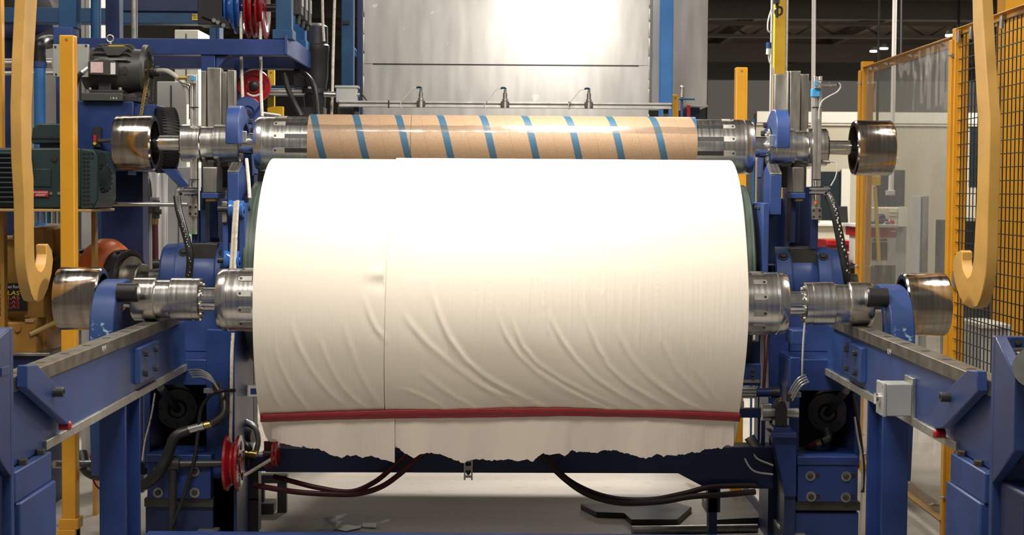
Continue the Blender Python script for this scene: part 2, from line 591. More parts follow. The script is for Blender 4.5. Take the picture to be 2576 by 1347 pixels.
def text(name, body, loc, size, mat, parent, rot=(math.pi / 2, 0, 0), ext=0.0006, align='CENTER', xscale=1.0, shear=0.0):
    c = bpy.data.curves.new(name, 'FONT')
    c.body = body
    c.size = size
    c.extrude = ext
    c.align_x = align
    c.align_y = 'CENTER'
    c.shear = shear
    tmp = bpy.data.objects.new(name + '_tmp', c)
    COL.objects.link(tmp)
    me = bpy.data.meshes.new_from_object(tmp)
    bpy.data.objects.remove(tmp)
    me.materials.clear()
    me.materials.append(MATS[mat])
    o = bpy.data.objects.new(name, me)
    COL.objects.link(o)
    off = Vector((0, 0, 0))
    q = parent
    while q is not None:
        off += q.location
        q = q.parent
    o.location = Vector(loc) - off
    o.rotation_euler = rot
    o.scale = (xscale, 1, 1)
    o.parent = parent
    return o


def dup(root, loc, label=None, group=None):
    r = root.copy(); COL.objects.link(r); r.location = loc
    if label: r['label'] = label
    if group: r['group'] = group
    for ch in list(root.children):
        c = ch.copy(); COL.objects.link(c); c.parent = r
        for g in ch.children:
            d = g.copy(); COL.objects.link(d); d.parent = c
    return r
# ================================================================== the hall
fl = MB().box(-30, 45, 2, 62, -0.3, 0.0).build('floor', 'concrete', smooth=False); struct(fl, 'pale worn concrete floor')
ce = MB().box(-30, 45, 10, 62, 6.6, 6.8).build('ceiling', 'ceiling_dark', smooth=False); struct(ce, 'dark ribbed ceiling deck')
wb = MB().box(-30, 45, 60, 60.3, 0.0, 6.6).build('wall_back', 'wall_dark', smooth=False); struct(wb, 'dark grey far wall')
wl = MB().box(-9.0, -8.8, 10, 60, 0.0, 6.6).build('wall_left', 'wall_dark', smooth=False); struct(wl, 'dark wall on the left')
n = 0
for Y in (16, 19, 22, 25.5, 29.5, 34, 39, 45, 52):
    n += 1
    b = MB()
    b.box(-8.8, 45, Y, Y + 0.30, 6.20, 6.30)
    b.box(-8.8, 45, Y + 0.1, Y + 0.2, 5.75, 6.20) if n % 2 else b.box(-8.8, 45, Y, Y + 0.22, 5.86, 5.94)
    if not n % 2:
        x = -8
        while x < 44:
            b.prism([(x, Y + 0.1, 5.90), (x + 0.09, Y + 0.1, 5.90), (x + 0.69, Y + 0.1, 6.25), (x + 0.60, Y + 0.1, 6.25)], (0, 0.05, 0))
            b.prism([(x + 1.2, Y + 0.1, 5.90), (x + 1.29, Y + 0.1, 5.90), (x + 0.69, Y + 0.1, 6.25), (x + 0.60, Y + 0.1, 6.25)], (0, 0.05, 0))
            x += 1.2
    struct(b.build('trim_%d' % n, 'joist', smooth=False), 'pale steel roof beam')
for k, x in enumerate((3.0, 6.5, 10.0, 14.0, 19.0, 25.0)):
    b = MB().box(x, x + 0.16, 12, 60, 6.28, 6.58)
    struct(b.build('trim_%d' % (20 + k), 'joist', smooth=False), 'roof joist running down the hall')

# ================================================================== mandrels
XC = -0.02


def sx(s, x):
    return XC + s * x


def mandrel(label, Y, z, pockets, group):
    t = thing('roll_mandrel', label, 'shaft', (XC, Y, z - 0.16), group)
    ax = (1, 0, 0)
    MB().cyl((XC - 1.2, Y, z), (XC + 1.2, Y, z), 0.05, n=32).build('core_shaft', 'steel', t)
    for s in (-1, 1):
        o, d = (XC, Y, z), (s, 0, 0)
        b = MB().lathe(o, d, [(0.90, 0.05), (0.90, 0.139), (1.205, 0.139), (1.207, 0.137), (1.211, 0.137), (1.213, 0.139), (1.238, 0.139), (1.258, 0.128), (1.258, 0.0501)], 64)
        ch = b.build('chuck', 'steel', t)
        for k in range(12):
            a = 2 * math.pi * (k + 0.5) / 12
            rad = Vector((0, math.cos(a), math.sin(a)))
            tan = Vector((0, -math.sin(a), math.cos(a)))
            c = Vector((XC, Y, z)) + rad * 0.1375
            xs = s
            pts = []
            hw = 0.0135
            for q in range(9):
                th = -math.pi / 2 + math.pi * q / 8
                pts.append(c + Vector((xs * (1.145 + hw * math.cos(th)), 0, 0)) + tan * hw * math.sin(th))
            pts.append(c + Vector((xs * 1.098, 0, 0)) + tan * hw)
            pts.append(c + Vector((xs * 1.098, 0, 0)) - tan * hw)
            p = MB().prism(pts, rad * 0.004).build('clamp_pad', 'steel_bar', ch, smooth=False)
            MB().lathe(c + Vector((xs * 1.146, 0, 0)) + rad * 0.004, rad, [(0, 0.0062), (0.0012, 0.0062), (0.0012, 0.004), (0.0004, 0.003), (0.0004, 0.0001)], 12).build('pad_screw', 'dark_steel', ch)
            if pockets:
                q = [c + Vector((xs * x, 0, 0)) + tan * y for x, y in ((0.94, -0.011), (1.098, -0.011), (1.098, 0.011), (0.94, 0.011))]
                MB().prism(q, rad * 0.0022).build('clamp_slot_shade', 'black', ch, smooth=False)  # thin black slab painted in for the shade of a recess
        MB().lathe(o, d, [(1.25, 0.0001), (1.25, 0.054), (1.345, 0.054), (1.345, 0.0001)], 40).build('journal', 'steel_shiny', t)
        hb = MB().lathe(o, d, [(1.335, 0.036), (1.335, 0.088), (1.341, 0.095), (1.366, 0.095), (1.367, 0.093), (1.370, 0.093), (1.371, 0.0955), (1.466, 0.0955), (1.470, 0.092), (1.470, 0.086),
                               (1.532, 0.086), (1.532, 0.092), (1.537, 0.0965), (1.630, 0.0965), (1.637, 0.090), (1.637, 0.036)], 64)
        h = hb.build('bearing_housing', 'steel', t)
        for k in range(8):
            a = 2 * math.pi * (k + 0.3) / 8
            MB().cyl((sx(s, 1.3355), Y + 0.074 * math.cos(a), z + 0.074 * math.sin(a)), (sx(s, 1.329), Y + 0.074 * math.cos(a), z + 0.074 * math.sin(a)), 0.007, n=10).build('housing_bolt', 'steel_bar', h)
        MB().lathe(o, d, [(1.62, 0.0001), (1.62, 0.037), (1.84, 0.037), (1.84, 0.0001)], 32).build('stub_shaft', 'steel_shiny', t)
        MB().lathe(o, d, [(1.772, 0.112), (1.772, 0.133), (1.780, 0.1395), (1.957, 0.1395), (1.966, 0.134), (1.966, 0.0001), (1.90, 0.0001), (1.90, 0.112), (1.772, 0.112)], 64).build('end_drum', 'steel_drum', t)
    return t


YL, YU = 7.4, 8.5
ZL = zof(759, YL)
ZU = zof(366, YU)
mandrel('lower steel roll shaft with chucks and end drums carrying the white paper roll', YL, ZL, False, 'steel roll shafts')
mandrel('upper steel roll shaft with slotted chucks carrying the bare cardboard tube', YU, ZU, True, 'steel roll shafts')

# ------------------------------------------------------------------ cardboard tube
ct = thing('cardboard_core', 'brown cardboard tube with spiral blue stripes lying above the paper roll', 'tube', (-0.03, YU, ZU))
RT = 0.1505
o, d = (-0.03, YU, ZU), (1, 0, 0)
MB().lathe(o, d, [(-0.975, 0.1395), (-0.975, RT), (0.975, RT), (0.975, 0.1395), (-0.975, 0.1395)], 96).build('tube_wall', 'cardboard', ct)
# clear packing tape lying along the tube, 18..36 degrees above the camera side
b = MB()
nx, na = 90, 6
vv, ff = [], []
for i in range(nx + 1):
    x = -0.03 - 0.973 + 1.946 * i / nx
    for j in range(na + 1):
        a = math.radians(24 + (39 - 24) * j / na) + 0.012 * math.sin(i * 0.7) * (j in (0, na))
        r = RT + 0.0009 + 0.0004 * math.sin(i * 1.9 + j)
        vv.append((x, YU - r * math.cos(a), ZU + r * math.sin(a)))
for i in range(nx):
    for j in range(na):
        k = i * (na + 1) + j
        ff.append((k, k + na + 1, k + na + 2, k + 1))
b.add(vv, ff).build('clear_tape', 'clear_film', ct)['label'] = 'strip of shiny clear tape along the tube'

# ================================================================== paper roll
RP = 0.627
XL_, XR_ = -1.035, 0.978
XS = -0.503   # slit between the two webs


def roll_hit(px, py, R=RP):
    """where the view ray meets the roll: (x, angle below the horizontal on the camera side)"""
    d = ray(px, py)
    oy, oz = -YL, CAM_H - ZL
    A = d.y * d.y + d.z * d.z
    B = 2 * (oy * d.y + oz * d.z)
    C = oy * oy + oz * oz - R * R
    q = B * B - 4 * A * C
    if q < 0:
        t = -B / (2 * A)
    else:
        t = (-B - math.sqrt(q)) / (2 * A)
    p = CAM_P + d * t
    return p.x, math.atan2(p.z - ZL, YL - p.y)


folds = [  # (points in the photograph, width m, height m)
    ([(1083, 700), (1090, 745), (1105, 795), (1130, 850), (1170, 905), (1225, 950), (1300, 992), (1375, 1024)], 0.013, 0.0085),
    ([(1012, 775), (1022, 800), (1045, 830), (1080, 868), (1130, 910), (1190, 955), (1260, 1000), (1320, 1028)], 0.014, 0.0055),
    ([(1048, 925), (1090, 960), (1150, 1000), (1210, 1030)], 0.014, 0.0045),
    ([(1000, 975), (1040, 985), (1090, 1008), (1130, 1030)], 0.012, 0.004),
    ([(1248, 770), (1258, 810), (1275, 850), (1305, 893), (1350, 935), (1420, 975), (1500, 1012), (1545, 1030)], 0.010, 0.006),
    ([(1283, 780), (1294, 820), (1312, 868), (1350, 912), (1410, 952), (1490, 992), (1580, 1028)], 0.010, 0.006),
    ([(1366, 745), (1372, 810), (1380, 845)], 0.006, 0.004),
    ([(1380, 780), (1392, 815), (1415, 858), (1450, 905), (1500, 952), (1560, 990), (1640, 1030)], 0.011, 0.0065),
    ([(1466, 755), (1475, 800), (1495, 860), (1530, 920), (1580, 965), (1640, 1000), (1700, 1032)], 0.011, 0.0068),
    ([(1545, 800), (1560, 850), (1590, 905), (1640, 960), (1700, 1000), (1760, 1034)], 0.012, 0.005),
    ([(1600, 900), (1640, 950), (1690, 990), (1740, 1020), (1790, 1038)], 0.012, 0.0045),
    ([(1650, 780), (1665, 860), (1700, 930), (1760, 990), (1815, 1036)], 0.013, 0.0045),
    ([(1720, 850), (1750, 930), (1800, 1000), (1838, 1036)], 0.012, 0.0035),
    ([(1190, 960), (1260, 990), (1330, 1015), (1400, 1030)], 0.011, 0.004),
    ([(1330, 930), (1400, 975), (1470, 1005), (1530, 1026)], 0.012, 0.004),
    ([(660, 900), (672, 950), (690, 1000), (715, 1036)], 0.012, 0.005),
    ([(690, 860), (705, 920), (735, 980), (775, 1030), (785, 1036)], 0.012, 0.005),
    ([(730, 800), (750, 870), (785, 935), (830, 990), (880, 1032)], 0.013, 0.005),
    ([(800, 840), (820, 900), (850, 960), (890, 1005), (930, 1032)], 0.013, 0.0045),
    ([(860, 800), (880, 870), (905, 940), (940, 1000), (965, 1030)], 0.014, 0.004),
    ([(915, 740), (928, 790), (945, 825), (970, 857)], 0.012, 0.006),
    ([(1193, 480), (1192, 600), (1196, 740), (1197, 830)], 0.007, 0.0030),
    ([(1374, 440), (1373, 560), (1371, 700), (1367, 780)], 0.006, 0.0030),
    ([(1510, 480), (1508, 620), (1504, 760)], 0.006, 0.0028),
    ([(1523, 480), (1522, 640), (1520, 735), (1512, 745)], 0.006, 0.0026),
    ([(1647, 520), (1650, 640), (1655, 790)], 0.008, 0.0028),
    ([(1125, 600), (1127, 760)], 0.006, 0.002),
    ([(1300, 560), (1302, 770)], 0.006, 0.002),
    ([(1470, 600), (1469, 760)], 0.006, 0.002),
    ([(1230, 620), (1232, 800)], 0.006, 0.002),
    ([(850, 540), (846, 640), (840, 760)], 0.008, 0.0016),
]
FP = []
for pl, wd, ht in folds:
    pts = np.array([roll_hit(x, y) for x, y in pl])
    pts[:, 1] *= RP           # arc length
    # densify
    dn = []
    for i in range(len(pts) - 1):
        for k in range(10):
            dn.append(pts[i] + (pts[i + 1] - pts[i]) * k / 10)
    dn.append(pts[-1])
    FP.append((np.array(dn), wd, ht))


def roll_disp(X, S):
    """radial displacement on the sheet; X along the roll, S arc length (positive up)"""
    D = np.zeros_like(X)
    for dn, wd, ht in FP:
        m = (X > dn[:, 0].min() - 0.12) & (X < dn[:, 0].max() + 0.12) & (S > dn[:, 1].min() - 0.1) & (S < dn[:, 1].max() + 0.1)
        if not m.any():
            continue
        xs, ss = X[m], S[m]
        d2 = (xs[:, None] - dn[None, :, 0]) ** 2 + (ss[:, None] - dn[None, :, 1]) ** 2
        k = d2.argmin(1)
        dist = np.sqrt(d2[np.arange(len(xs)), k])
        f = k / (len(dn) - 1)
        env = np.clip(np.minimum(f / 0.25, (1.06 - f) / 0.25), 0, 1)
        D[m] += 0.8 * ht * env * (np.exp(-(dist / wd) ** 2) - 0.35 * np.exp(-(dist / (2.6 * wd)) ** 2))
    # soft vertical ribs over the middle of the sheet
    rib = np.zeros_like(X)
    rr = np.random.default_rng(5)
    for _ in range(70):
        x0 = rr.uniform(-0.45, 0.95); s0 = rr.uniform(-0.05, 0.22); ln = rr.uniform(0.06, 0.2); w = rr.uniform(0.003, 0.008); h = rr.uniform(0.0003, 0.0011)
        rib += h * np.exp(-((X - x0 - 0.02 * (S - s0)) / w) ** 2) * np.exp(-((S - s0) / ln) ** 2)
    D += rib
    # dimple and pucker left of the slit
    x1, a1 = roll_hit(957, 690)
    x2, a2 = roll_hit(955, 715)
    D += 0.006 * np.exp(-((X - x1) / 0.05) ** 2 - ((S - a1 * RP) / 0.022) ** 2) * (X < XS)
    D -= 0.004 * np.exp(-((X - x2) / 0.06) ** 2 - ((S - a2 * RP) / 0.028) ** 2) * (X < XS)
    # slack bulge right of and below the slit
    D += 0.004 * np.sin(X * 9 + S * 6) * np.clip((-S) / 0.4, 0, 1) * (X > XS)
    return D


def web(name, xa, xb, dr, parent, nx, na):
    a = np.linspace(math.radians(112), math.radians(-100), na)
    x = np.linspace(xa, xb, nx)
    A, X = np.meshgrid(a, x, indexing='ij')
    # the slit wanders a little
    S = A * RP
    if abs(xa - XS) < 0.01:
        w = (X - xb) / (xa - xb)
        X = X + w * 0.012 * np.sin(S * 2.2 + 0.4)
    if abs(xb - XS) < 0.01:
        w = (X - xa) / (xb - xa)
        X = X + w * 0.012 * np.sin(S * 2.2 + 0.4)
    if xb > 0.9:   # loose right edge
        w = np.clip((X - 0.85) / 0.13, 0, 1)
        X = X + w * 0.008 * np.sin(S * 7 + 1.0) * np.clip(-S + 0.5, 0, 1)
    D = roll_disp(X.ravel(), S.ravel()).reshape(X.shape)
    R = RP + dr + D
    V = np.stack([X, YL - R * np.cos(A), ZL + R * np.sin(A)], -1).reshape(-1, 3)
    F = []
    idx = np.arange(na * nx).reshape(na, nx)
    q = np.stack([idx[:-1, :-1], idx[1:, :-1], idx[1:, 1:], idx[:-1, 1:]], -1).reshape(-1, 4)
    b = MB()
    b.v = [tuple(p) for p in V]
    b.f = [tuple(int(i) for i in r) for r in q]
    return b.build(name, 'paper', parent, angle=60)


pr = thing('paper_roll', 'huge white tissue paper roll with red tape band and torn hanging tail', 'paper roll', (0, YL, ZL - RP))
MB().lathe((0, YL, ZL), (1, 0, 0), [(XL_ + 0.003, 0.141), (XL_ + 0.003, RP - 0.006), (XR_ - 0.003, RP - 0.006), (XR_ - 0.003, 0.141)], 128).build('wound_body', 'paper', pr)
web('outer_sheet', XL_, XS, 0.0, pr, 150, 260)
web('outer_sheet', XS + 0.004, XR_, 0.006, pr, 380, 260)

# red tape following the roll
tp = [(655, 1044, 1061), (700, 1043, 1060), (800, 1039, 1056), (990, 1033, 1052), (1200, 1029, 1050), (1430, 1028, 1046), (1650, 1034, 1050), (1760, 1038, 1055), (1862, 1042, 1060)]
vv, ff = [], []
xs_px = np.linspace(655, 1862, 121)
up = np.interp(xs_px, [t[0] for t in tp], [t[1] for t in tp])
dn = np.interp(xs_px, [t[0] for t in tp], [t[2] for t in tp])
for i, x in enumerate(xs_px):
    for j in range(4):
        y = up[i] + (dn[i] - up[i]) * j / 3
        X, a = roll_hit(x, y, RP + 0.011)
        X = min(max(X, XL_ - 0.001), XR_ + 0.001)
        r = RP + (0.0165 if j in (1, 2) else 0.0145) + 0.0006 * math.sin(i * 0.9)
        vv.append((X, YL - r * math.cos(a), ZL + r * math.sin(a)))
for i in range(120):
    for j in range(3):
        k = i * 4 + j
        ff.append((k, k + 1, k + 5, k + 4))
tape = MB().add(vv, ff).build('red_tape', 'red_tape', pr)
sm = tape.modifiers.new('thickness', 'SOLIDIFY'); sm.thickness = 0.006; sm.offset = -1
tape['label'] = 'red tape band across the sheet'

# torn tail hanging below the tape
YT = YL - (RP + 0.006) * math.cos(math.radians(55))


def tail(px_pts, xa, xb, seed, yt):
    rr = np.random.default_rng(seed)
    nx, nz = int(abs(xb - xa) * 0.9), 14
    xs = np.linspace(xa, xb, nx)
    bot = np.interp(xs, [p[0] for p in px_pts], [p[1] for p in px_pts])
    jit = np.zeros(nx)
    for o in range(4):
        kn = rr.normal(0, 1, nx // (3 + 4 * o) + 4)
        jit += np.interp(np.linspace(0, len(kn) - 1, nx), np.arange(len(kn)), kn) * (1.0 + 0.35 * o) * 0.75
    bot = bot + jit
    vv, ff = [], []
    for i in range(nx):
        for j in range(nz):
            f = j / (nz - 1)
            tpx = np.interp(xs[i], [t[0] for t in tp], [t[2] for t in tp]) - 4
            yy = tpx + (bot[i] - tpx) * f
            wv = 0.010 * f * math.sin(xs[i] * 0.021 + seed) + 0.0035 * f * math.sin(xs[i] * 0.057 + 1.3) + 0.0008 * math.sin(xs[i] * 0.13 + 4 * f)
            X, a = roll_hit(xs[i], tpx, RP + 0.006)
            y0 = YL - (RP + 0.0075) * math.cos(a)
            p = P(xs[i], yy, y0 + 0.035 * f + wv + yt)
            vv.append(tuple(p))
    for i in range(nx - 1):
        for j in range(nz - 1):
            k = i * nz + j
            ff.append((k, k + nz, k + nz + 1, k + 1))
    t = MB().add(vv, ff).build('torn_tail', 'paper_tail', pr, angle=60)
    t['label'] = 'torn ragged tail of the sheet hanging below the red tape'


tail([(684, 1106), (690, 1107), (700, 1112), (718, 1118), (760, 1127), (800, 1130), (830, 1146), (870, 1150), (900, 1147), (930, 1150), (960, 1156), (993, 1165)], 684, 993, 1, 0)
tail([(994, 1125), (1010, 1138), (1040, 1155), (1060, 1145), (1085, 1140), (1110, 1145), (1130, 1155), (1165, 1166), (1195, 1157), (1240, 1157), (1290, 1160), (1340, 1157), (1365, 1145), (1400, 1142), (1420, 1146),
      (1440, 1136), (1500, 1140), (1520, 1135), (1545, 1134), (1600, 1147), (1625, 1156), (1650, 1145), (1690, 1147), (1740, 1140), (1780, 1133), (1805, 1127), (1845, 1127)], 994.5, 1846, 2, 0.004)

# ================================================================== reel drum behind the roll
YD = 8.5
ZD = zof(690, YD)
rd = thing('reel_drum', 'large green worn reel drum behind the white paper roll', 'drum', (XC, YD, ZD - 0.46))
MB().lathe((XC, YD, ZD), (1, 0, 0), [(-1.262, 0.05), (-1.262, 0.455), (-1.255, 0.462), (1.215, 0.462), (1.222, 0.455), (1.222, 0.05)], 128).build('drum_shell', 'drum_green', rd)
MB().cyl((XC - 1.362, YD, ZD), (XC + 1.362, YD, ZD), 0.065, n=32).build('drum_shaft', 'dark_steel', rd)

# ================================================================== rails
XRL, XRR = -1.535, 1.530
ZRT = ZL - 0.0975


def rail(s, label, blab):
    xi = XRL if s < 0 else XRR
    t = thing('rail_beam', label, 'beam', (xi + s * 0.05, 6.3, ZRT - 0.29), 'roll rails')
    y0, y1 = 4.86, 8.0
    MB().box(xi + s * 0.012, xi + s * 0.09, y0, y1, ZRT - 0.285, ZRT - 0.048).build('beam_web', 'blue_bare', t, bevel=0.003)
    top = MB().box(xi, xi + s * 0.075, y0, y1 - 0.15, ZRT - 0.048, ZRT).build('steel_rail', 'steel_rail', t, bevel=0.003)
    MB().box(xi + s * 0.0, xi + s * 0.11, 5.55 if s < 0 else 5.65, y1, ZRT - 0.287, ZRT - 0.255).build('lower_flange', 'steel_bar', t, bevel=0.002)
    hb = MB()
    for k in range(10):
        y = 5.0 + 0.31 * k
        MB().lathe((xi + s * 0.040, y, ZRT), (0, 0, 1), [(0, 0.0001), (0.0008, 0.0001), (0.0008, 0.017), (0.0, 0.017)], 16).build('rail_hole', 'black', top)
    # splice plate with four bolts
    pxs = (345, 392) if s < 0 else (2130, 2172)
    ya = PXX(pxs[0] if s < 0 else pxs[1], 915, xi).y
    yb = PXX(pxs[1] if s < 0 else pxs[0], 915, xi).y
    pl = MB().box(xi - s * 0.012, xi + s * 0.013, ya, yb, ZRT - 0.225, ZRT - 0.075).build('splice_plate', 'blue', t, bevel=0.003)
    for fy in (0.25, 0.78):
        for z in (ZRT - 0.19, ZRT - 0.105):
            MB().hexhead((xi - s * 0.012, ya + (yb - ya) * fy, z), (-s, 0, 0), 0.013, 0.016).build('splice_bolt', 'dark_steel', pl, smooth=False)
    # diagonal stop bracket, socket bolt, red bumper
    def pt(px, py):
        q = PXX(px, py, xi - s * 0.03)
        return (q.y, q.z)
    poly = [(66, 918), (100, 915), (128, 955), (180, 1020), (177, 1076), (62, 976)] if s < 0 else [(2460, 935), (2432, 932), (2395, 970), (2265, 1092), (2350, 1097), (2463, 990)]
    if s < 0:
        poly = [(86, 920), (190, 1077), (176, 1076), (154, 1057), (64, 976), (66, 922)]
    else:
        poly = [(2440, 933), (2460, 935), (2463, 985), (2376, 1077), (2360, 1080), (2345, 1093), (2410, 960)]
    if s < 0:
        poly = [(66, 920), (90, 918), (125, 955), (176, 1010), (176, 1076), (154, 1057), (64, 976)]
    else:
        poly = [(2460, 934), (2437, 932), (2400, 968), (2352, 1030), (2354, 1080), (2376, 1077), (2463, 985)]
    br = MB().yz([pt(*q) for q in poly], xi - s * 0.035, xi - s * 0.001).build('stop_bracket', 'blue', t, bevel=0.003)
    q = PXX(135 if s < 0 else 2390, 987 if s < 0 else 1000, xi - s * 0.035)
    MB().lathe(q, (-s, 0, 0), [(0, 0.0001), (0, 0.017), (0.032, 0.017), (0.034, 0.015), (0.034, 0.009), (0.014, 0.009), (0.014, 0.0001)], 20).build('socket_bolt', 'black_paint', br)
    q = PXX(150 if s < 0 else 2377, 1071 if s < 0 else 1092, xi - s * 0.001)
    MB().lathe(q, (-s, 0, 0), [(0, 0.0001), (0, 0.017), (0.034, 0.017), (0.040, 0.012), (0.041, 0.0001)], 20).build('red_bumper', 'red', br)
    q = PXX(262 if s < 0 else 2237, 878 if s < 0 else 886, xi - s * 0.0008)
    text('chalk_mark', blab, q, 0.030, 'grey_light', top, rot=(math.pi / 2, 0, -s * math.pi / 2), xscale=1.6)
    return t


rail(-1, 'left blue beam topped by a steel rail, running under the lower shaft', 'RH')
rail(1, 'right blue beam topped by a steel rail, with grey switch box on its side', 'LH')

# grey switch box on the right beam
q0 = PXX(2335, 1000, XRR)
bx_ = thing('switch_box', 'small grey electrical box with cover screws fixed to right blue beam', 'electrical box', (XRR - 0.05, 6.3, ZRT - 0.25))
ya = 6.26
MB().box(XRR - 0.002, XRR + 0.012, ya - 0.005, ya + 0.125, ZRT - 0.255, ZRT - 0.105).build('mounting_plate', 'galvanized', bx_, bevel=0.002)
MB().box(XRR - 0.098, XRR - 0.002, ya, ya + 0.12, ZRT - 0.250, ZRT - 0.128).build('box_body', 'grey_box', bx_, bevel=0.004)
lid = MB().box(XRR - 0.110, XRR - 0.098, ya - 0.003, ya + 0.123, ZRT - 0.253, ZRT - 0.125).build('box_lid', 'grey_box', bx_, bevel=0.003)
MB().cyl((XRR - 0.110, ya + 0.06, ZRT - 0.19), (XRR - 0.128, ya + 0.06, ZRT - 0.19), 0.022, n=20).build('push_button', 'steel_shiny', bx_)
for yy in (ya + 0.008, ya + 0.112):
    for z in (ZRT - 0.245, ZRT - 0.135):
        MB().cyl((XRR - 0.108, yy, z), (XRR - 0.112, yy, z), 0.005, n=10).build('lid_screw', 'steel_bar', lid)

# ================================================================== pedestals and near plates


def pedestal(s, label):
    xi = XRL + 0.03 if s < 0 else XRR - 0.03
    t = thing('rail_pedestal', label, 'pedestal', (xi + s * 0.15, 5.2, 0), 'rail pedestals')
    ya, yb = (5.14, 5.55) if s < 0 else (5.24, 5.65)
    z1 = ZRT - 0.287
    MB().box(xi, xi + s * 0.30, ya, yb, 0.0, z1 - 0.10).build('pedestal_column', 'blue', t, bevel=0.006)
    cap = MB().box(xi + s * 0.012, xi + s * 0.30, ya - 0.01, yb - 0.01, z1 - 0.10, z1 - 0.002).build('cap_block', 'blue', t, bevel=0.005)
    MB().box(xi + s * 0.006, xi + s * 0.30, ya - 0.01, ya + 0.03, z1 - 0.39, z1 - 0.375).build('weld_band', 'blue', t, bevel=0.002)
    for yy in (ya + 0.13, ya + 0.33):
        MB().hexhead((xi + s * 0.055 - s * 0.02, yy, z1 - 0.002), (0, 0, 1), 0.021, 0.020).build('anchor_bolt', 'dark_steel', cap, smooth=False)
    return t


pedestal(-1, 'left blue pedestal carrying the near end of the left rail')
pedestal(1, 'right blue pedestal carrying the near end of the right rail')


def near_stand(s, label):
    t = thing('cylinder_stand', label, 'machine stand', (s * 1.55, 4.7, 0), 'near machine stands')
    # upright fin facing the machine centre: front edge shows
    if s > 0:
        prof = [(2500, 847), (2540, 955), (2540, 1150), (2503, 1222), (2500, 1215)]
        x0 = P(2502, 900, 4.80).x
        fin = [(4.80, P(2500, 847, 4.80).z), (4.60, P(2540, 950, 4.60).z), (4.60, P(2540, 1135, 4.60).z), (4.80, P(2500, 1215, 4.80).z)]
        MB().yz(fin, x0, x0 + 0.035).build('side_fin', 'blue', t, bevel=0.004)
        MB().box(x0, x0 + 0.4, 4.80, 4.83, 0.0, P(2500, 847, 4.80).z).build('back_plate', 'blue', t, bevel=0.003)
        MB().box(x0 + 0.035, x0 + 0.4, 4.62, 4.80, P(2560, 1060, 4.7).z, P(2560, 1052, 4.7).z + 0.008).build('shelf', 'blue', t, bevel=0.003)
        MB().box(x0 + 0.02, x0 + 0.4, 4.56, 4.79, 0.0, P(2560, 1237, 4.6).z).build('base_box', 'navy', t, bevel=0.01)
        c = P(2590, 935, 4.74)
        cy = MB().pbox(2541, 878, 2620, 975, 4.74, 0.05).build('cylinder_mount', 'black_paint', t, bevel=0.004)
        MB().cyl(P(2600, 925, 4.72), P(2600, 925, 4.5), 0.055, n=32).build('air_cylinder', 'galvanized', t)
        for yy in (890, 968):
            MB().cyl(P(2556, yy, 4.74), P(2620, yy + 6, 4.62), 0.006, n=12).build('tie_rod', 'galvanized', t)
        for (x, y) in ((2561, 861), (2572, 1085), (2574, 1160)):
            MB().cyl(P(x, y, 4.80), P(x, y, 4.785), 0.009, n=14).build('plate_bolt', 'dark_steel', t)
    else:
        x0 = P(26, 900, 4.80).x
        fin = [(4.80, P(26, 826, 4.80).z), (4.62, P(6, 870, 4.62).z), (4.62, P(4, 1120, 4.62).z), (4.80, P(28, 1198, 4.80).z)]
        MB().yz(fin, x0, x0 - 0.035).build('side_fin', 'blue', t, bevel=0.004)
        MB().box(x0, x0 - 0.4, 4.80, 4.83, 0.0, P(26, 826, 4.80).z).build('back_plate', 'blue', t, bevel=0.003)
        MB().box(x0 - 0.02, x0 - 0.4, 4.56, 4.79, 0.0, P(20, 1215, 4.6).z).build('base_box', 'navy', t, bevel=0.01)
        pl = MB().box(x0, x0 + 0.006, 4.70, 4.78, P(12, 943, 4.75).z, P(12, 922, 4.75).z).build('name_tag', 'blue', t, bevel=0.001)
    return t


near_stand(-1, 'blue upright plate stand at the far left edge beside the rail pedestal')
near_stand(1, 'blue finned stand with air cylinder at the right edge beside pedestal')

# support posts under the rails


def under_post(s, label):
    xi = XRL if s < 0 else XRR
    t = thing('support_post', label, 'post', (xi + s * 0.055, 6.85, 0), 'posts under the rails')
    z1 = ZRT - 0.287
    if s < 0:
        ya, yb = 6.70, 6.98
    else:
        ya, yb = 6.75, 7.05
    b = MB()
    b.box(xi + s * 0.002, xi + s * 0.108, ya, ya + 0.02, 0.02, z1)
    b.box(xi + s * 0.002, xi + s * 0.108, yb - 0.02, yb, 0.02, z1)
    b.box(xi + s * 0.045, xi + s * 0.06, ya + 0.02, yb - 0.02, 0.02, z1)
    b.build('post_section', 'blue_frame', t, bevel=0.002)
    f = MB().box(xi - s * 0.03, xi + s * 0.14, ya - 0.05, yb + 0.05, 0.0, 0.02).build('foot_plate', 'blue_frame', t, bevel=0.002)
    MB().cyl((xi - s * 0.03, ya + 0.10, 0.16), (xi + s * 0.05, ya + 0.10, 0.16), 0.055, n=24).build('pivot_boss', 'blue_frame', t)
    MB().box(xi + s * 0.01, xi + s * 0.05, ya - 0.012, ya, 0.17, 0.20).build('cable_clamp', 'galvanized', t)
    return t


under_post(-1, 'blue steel post standing under the left rail beam')
under_post(1, 'blue steel post standing under the right rail beam')

# scuffed hook arms in front of the lower shaft


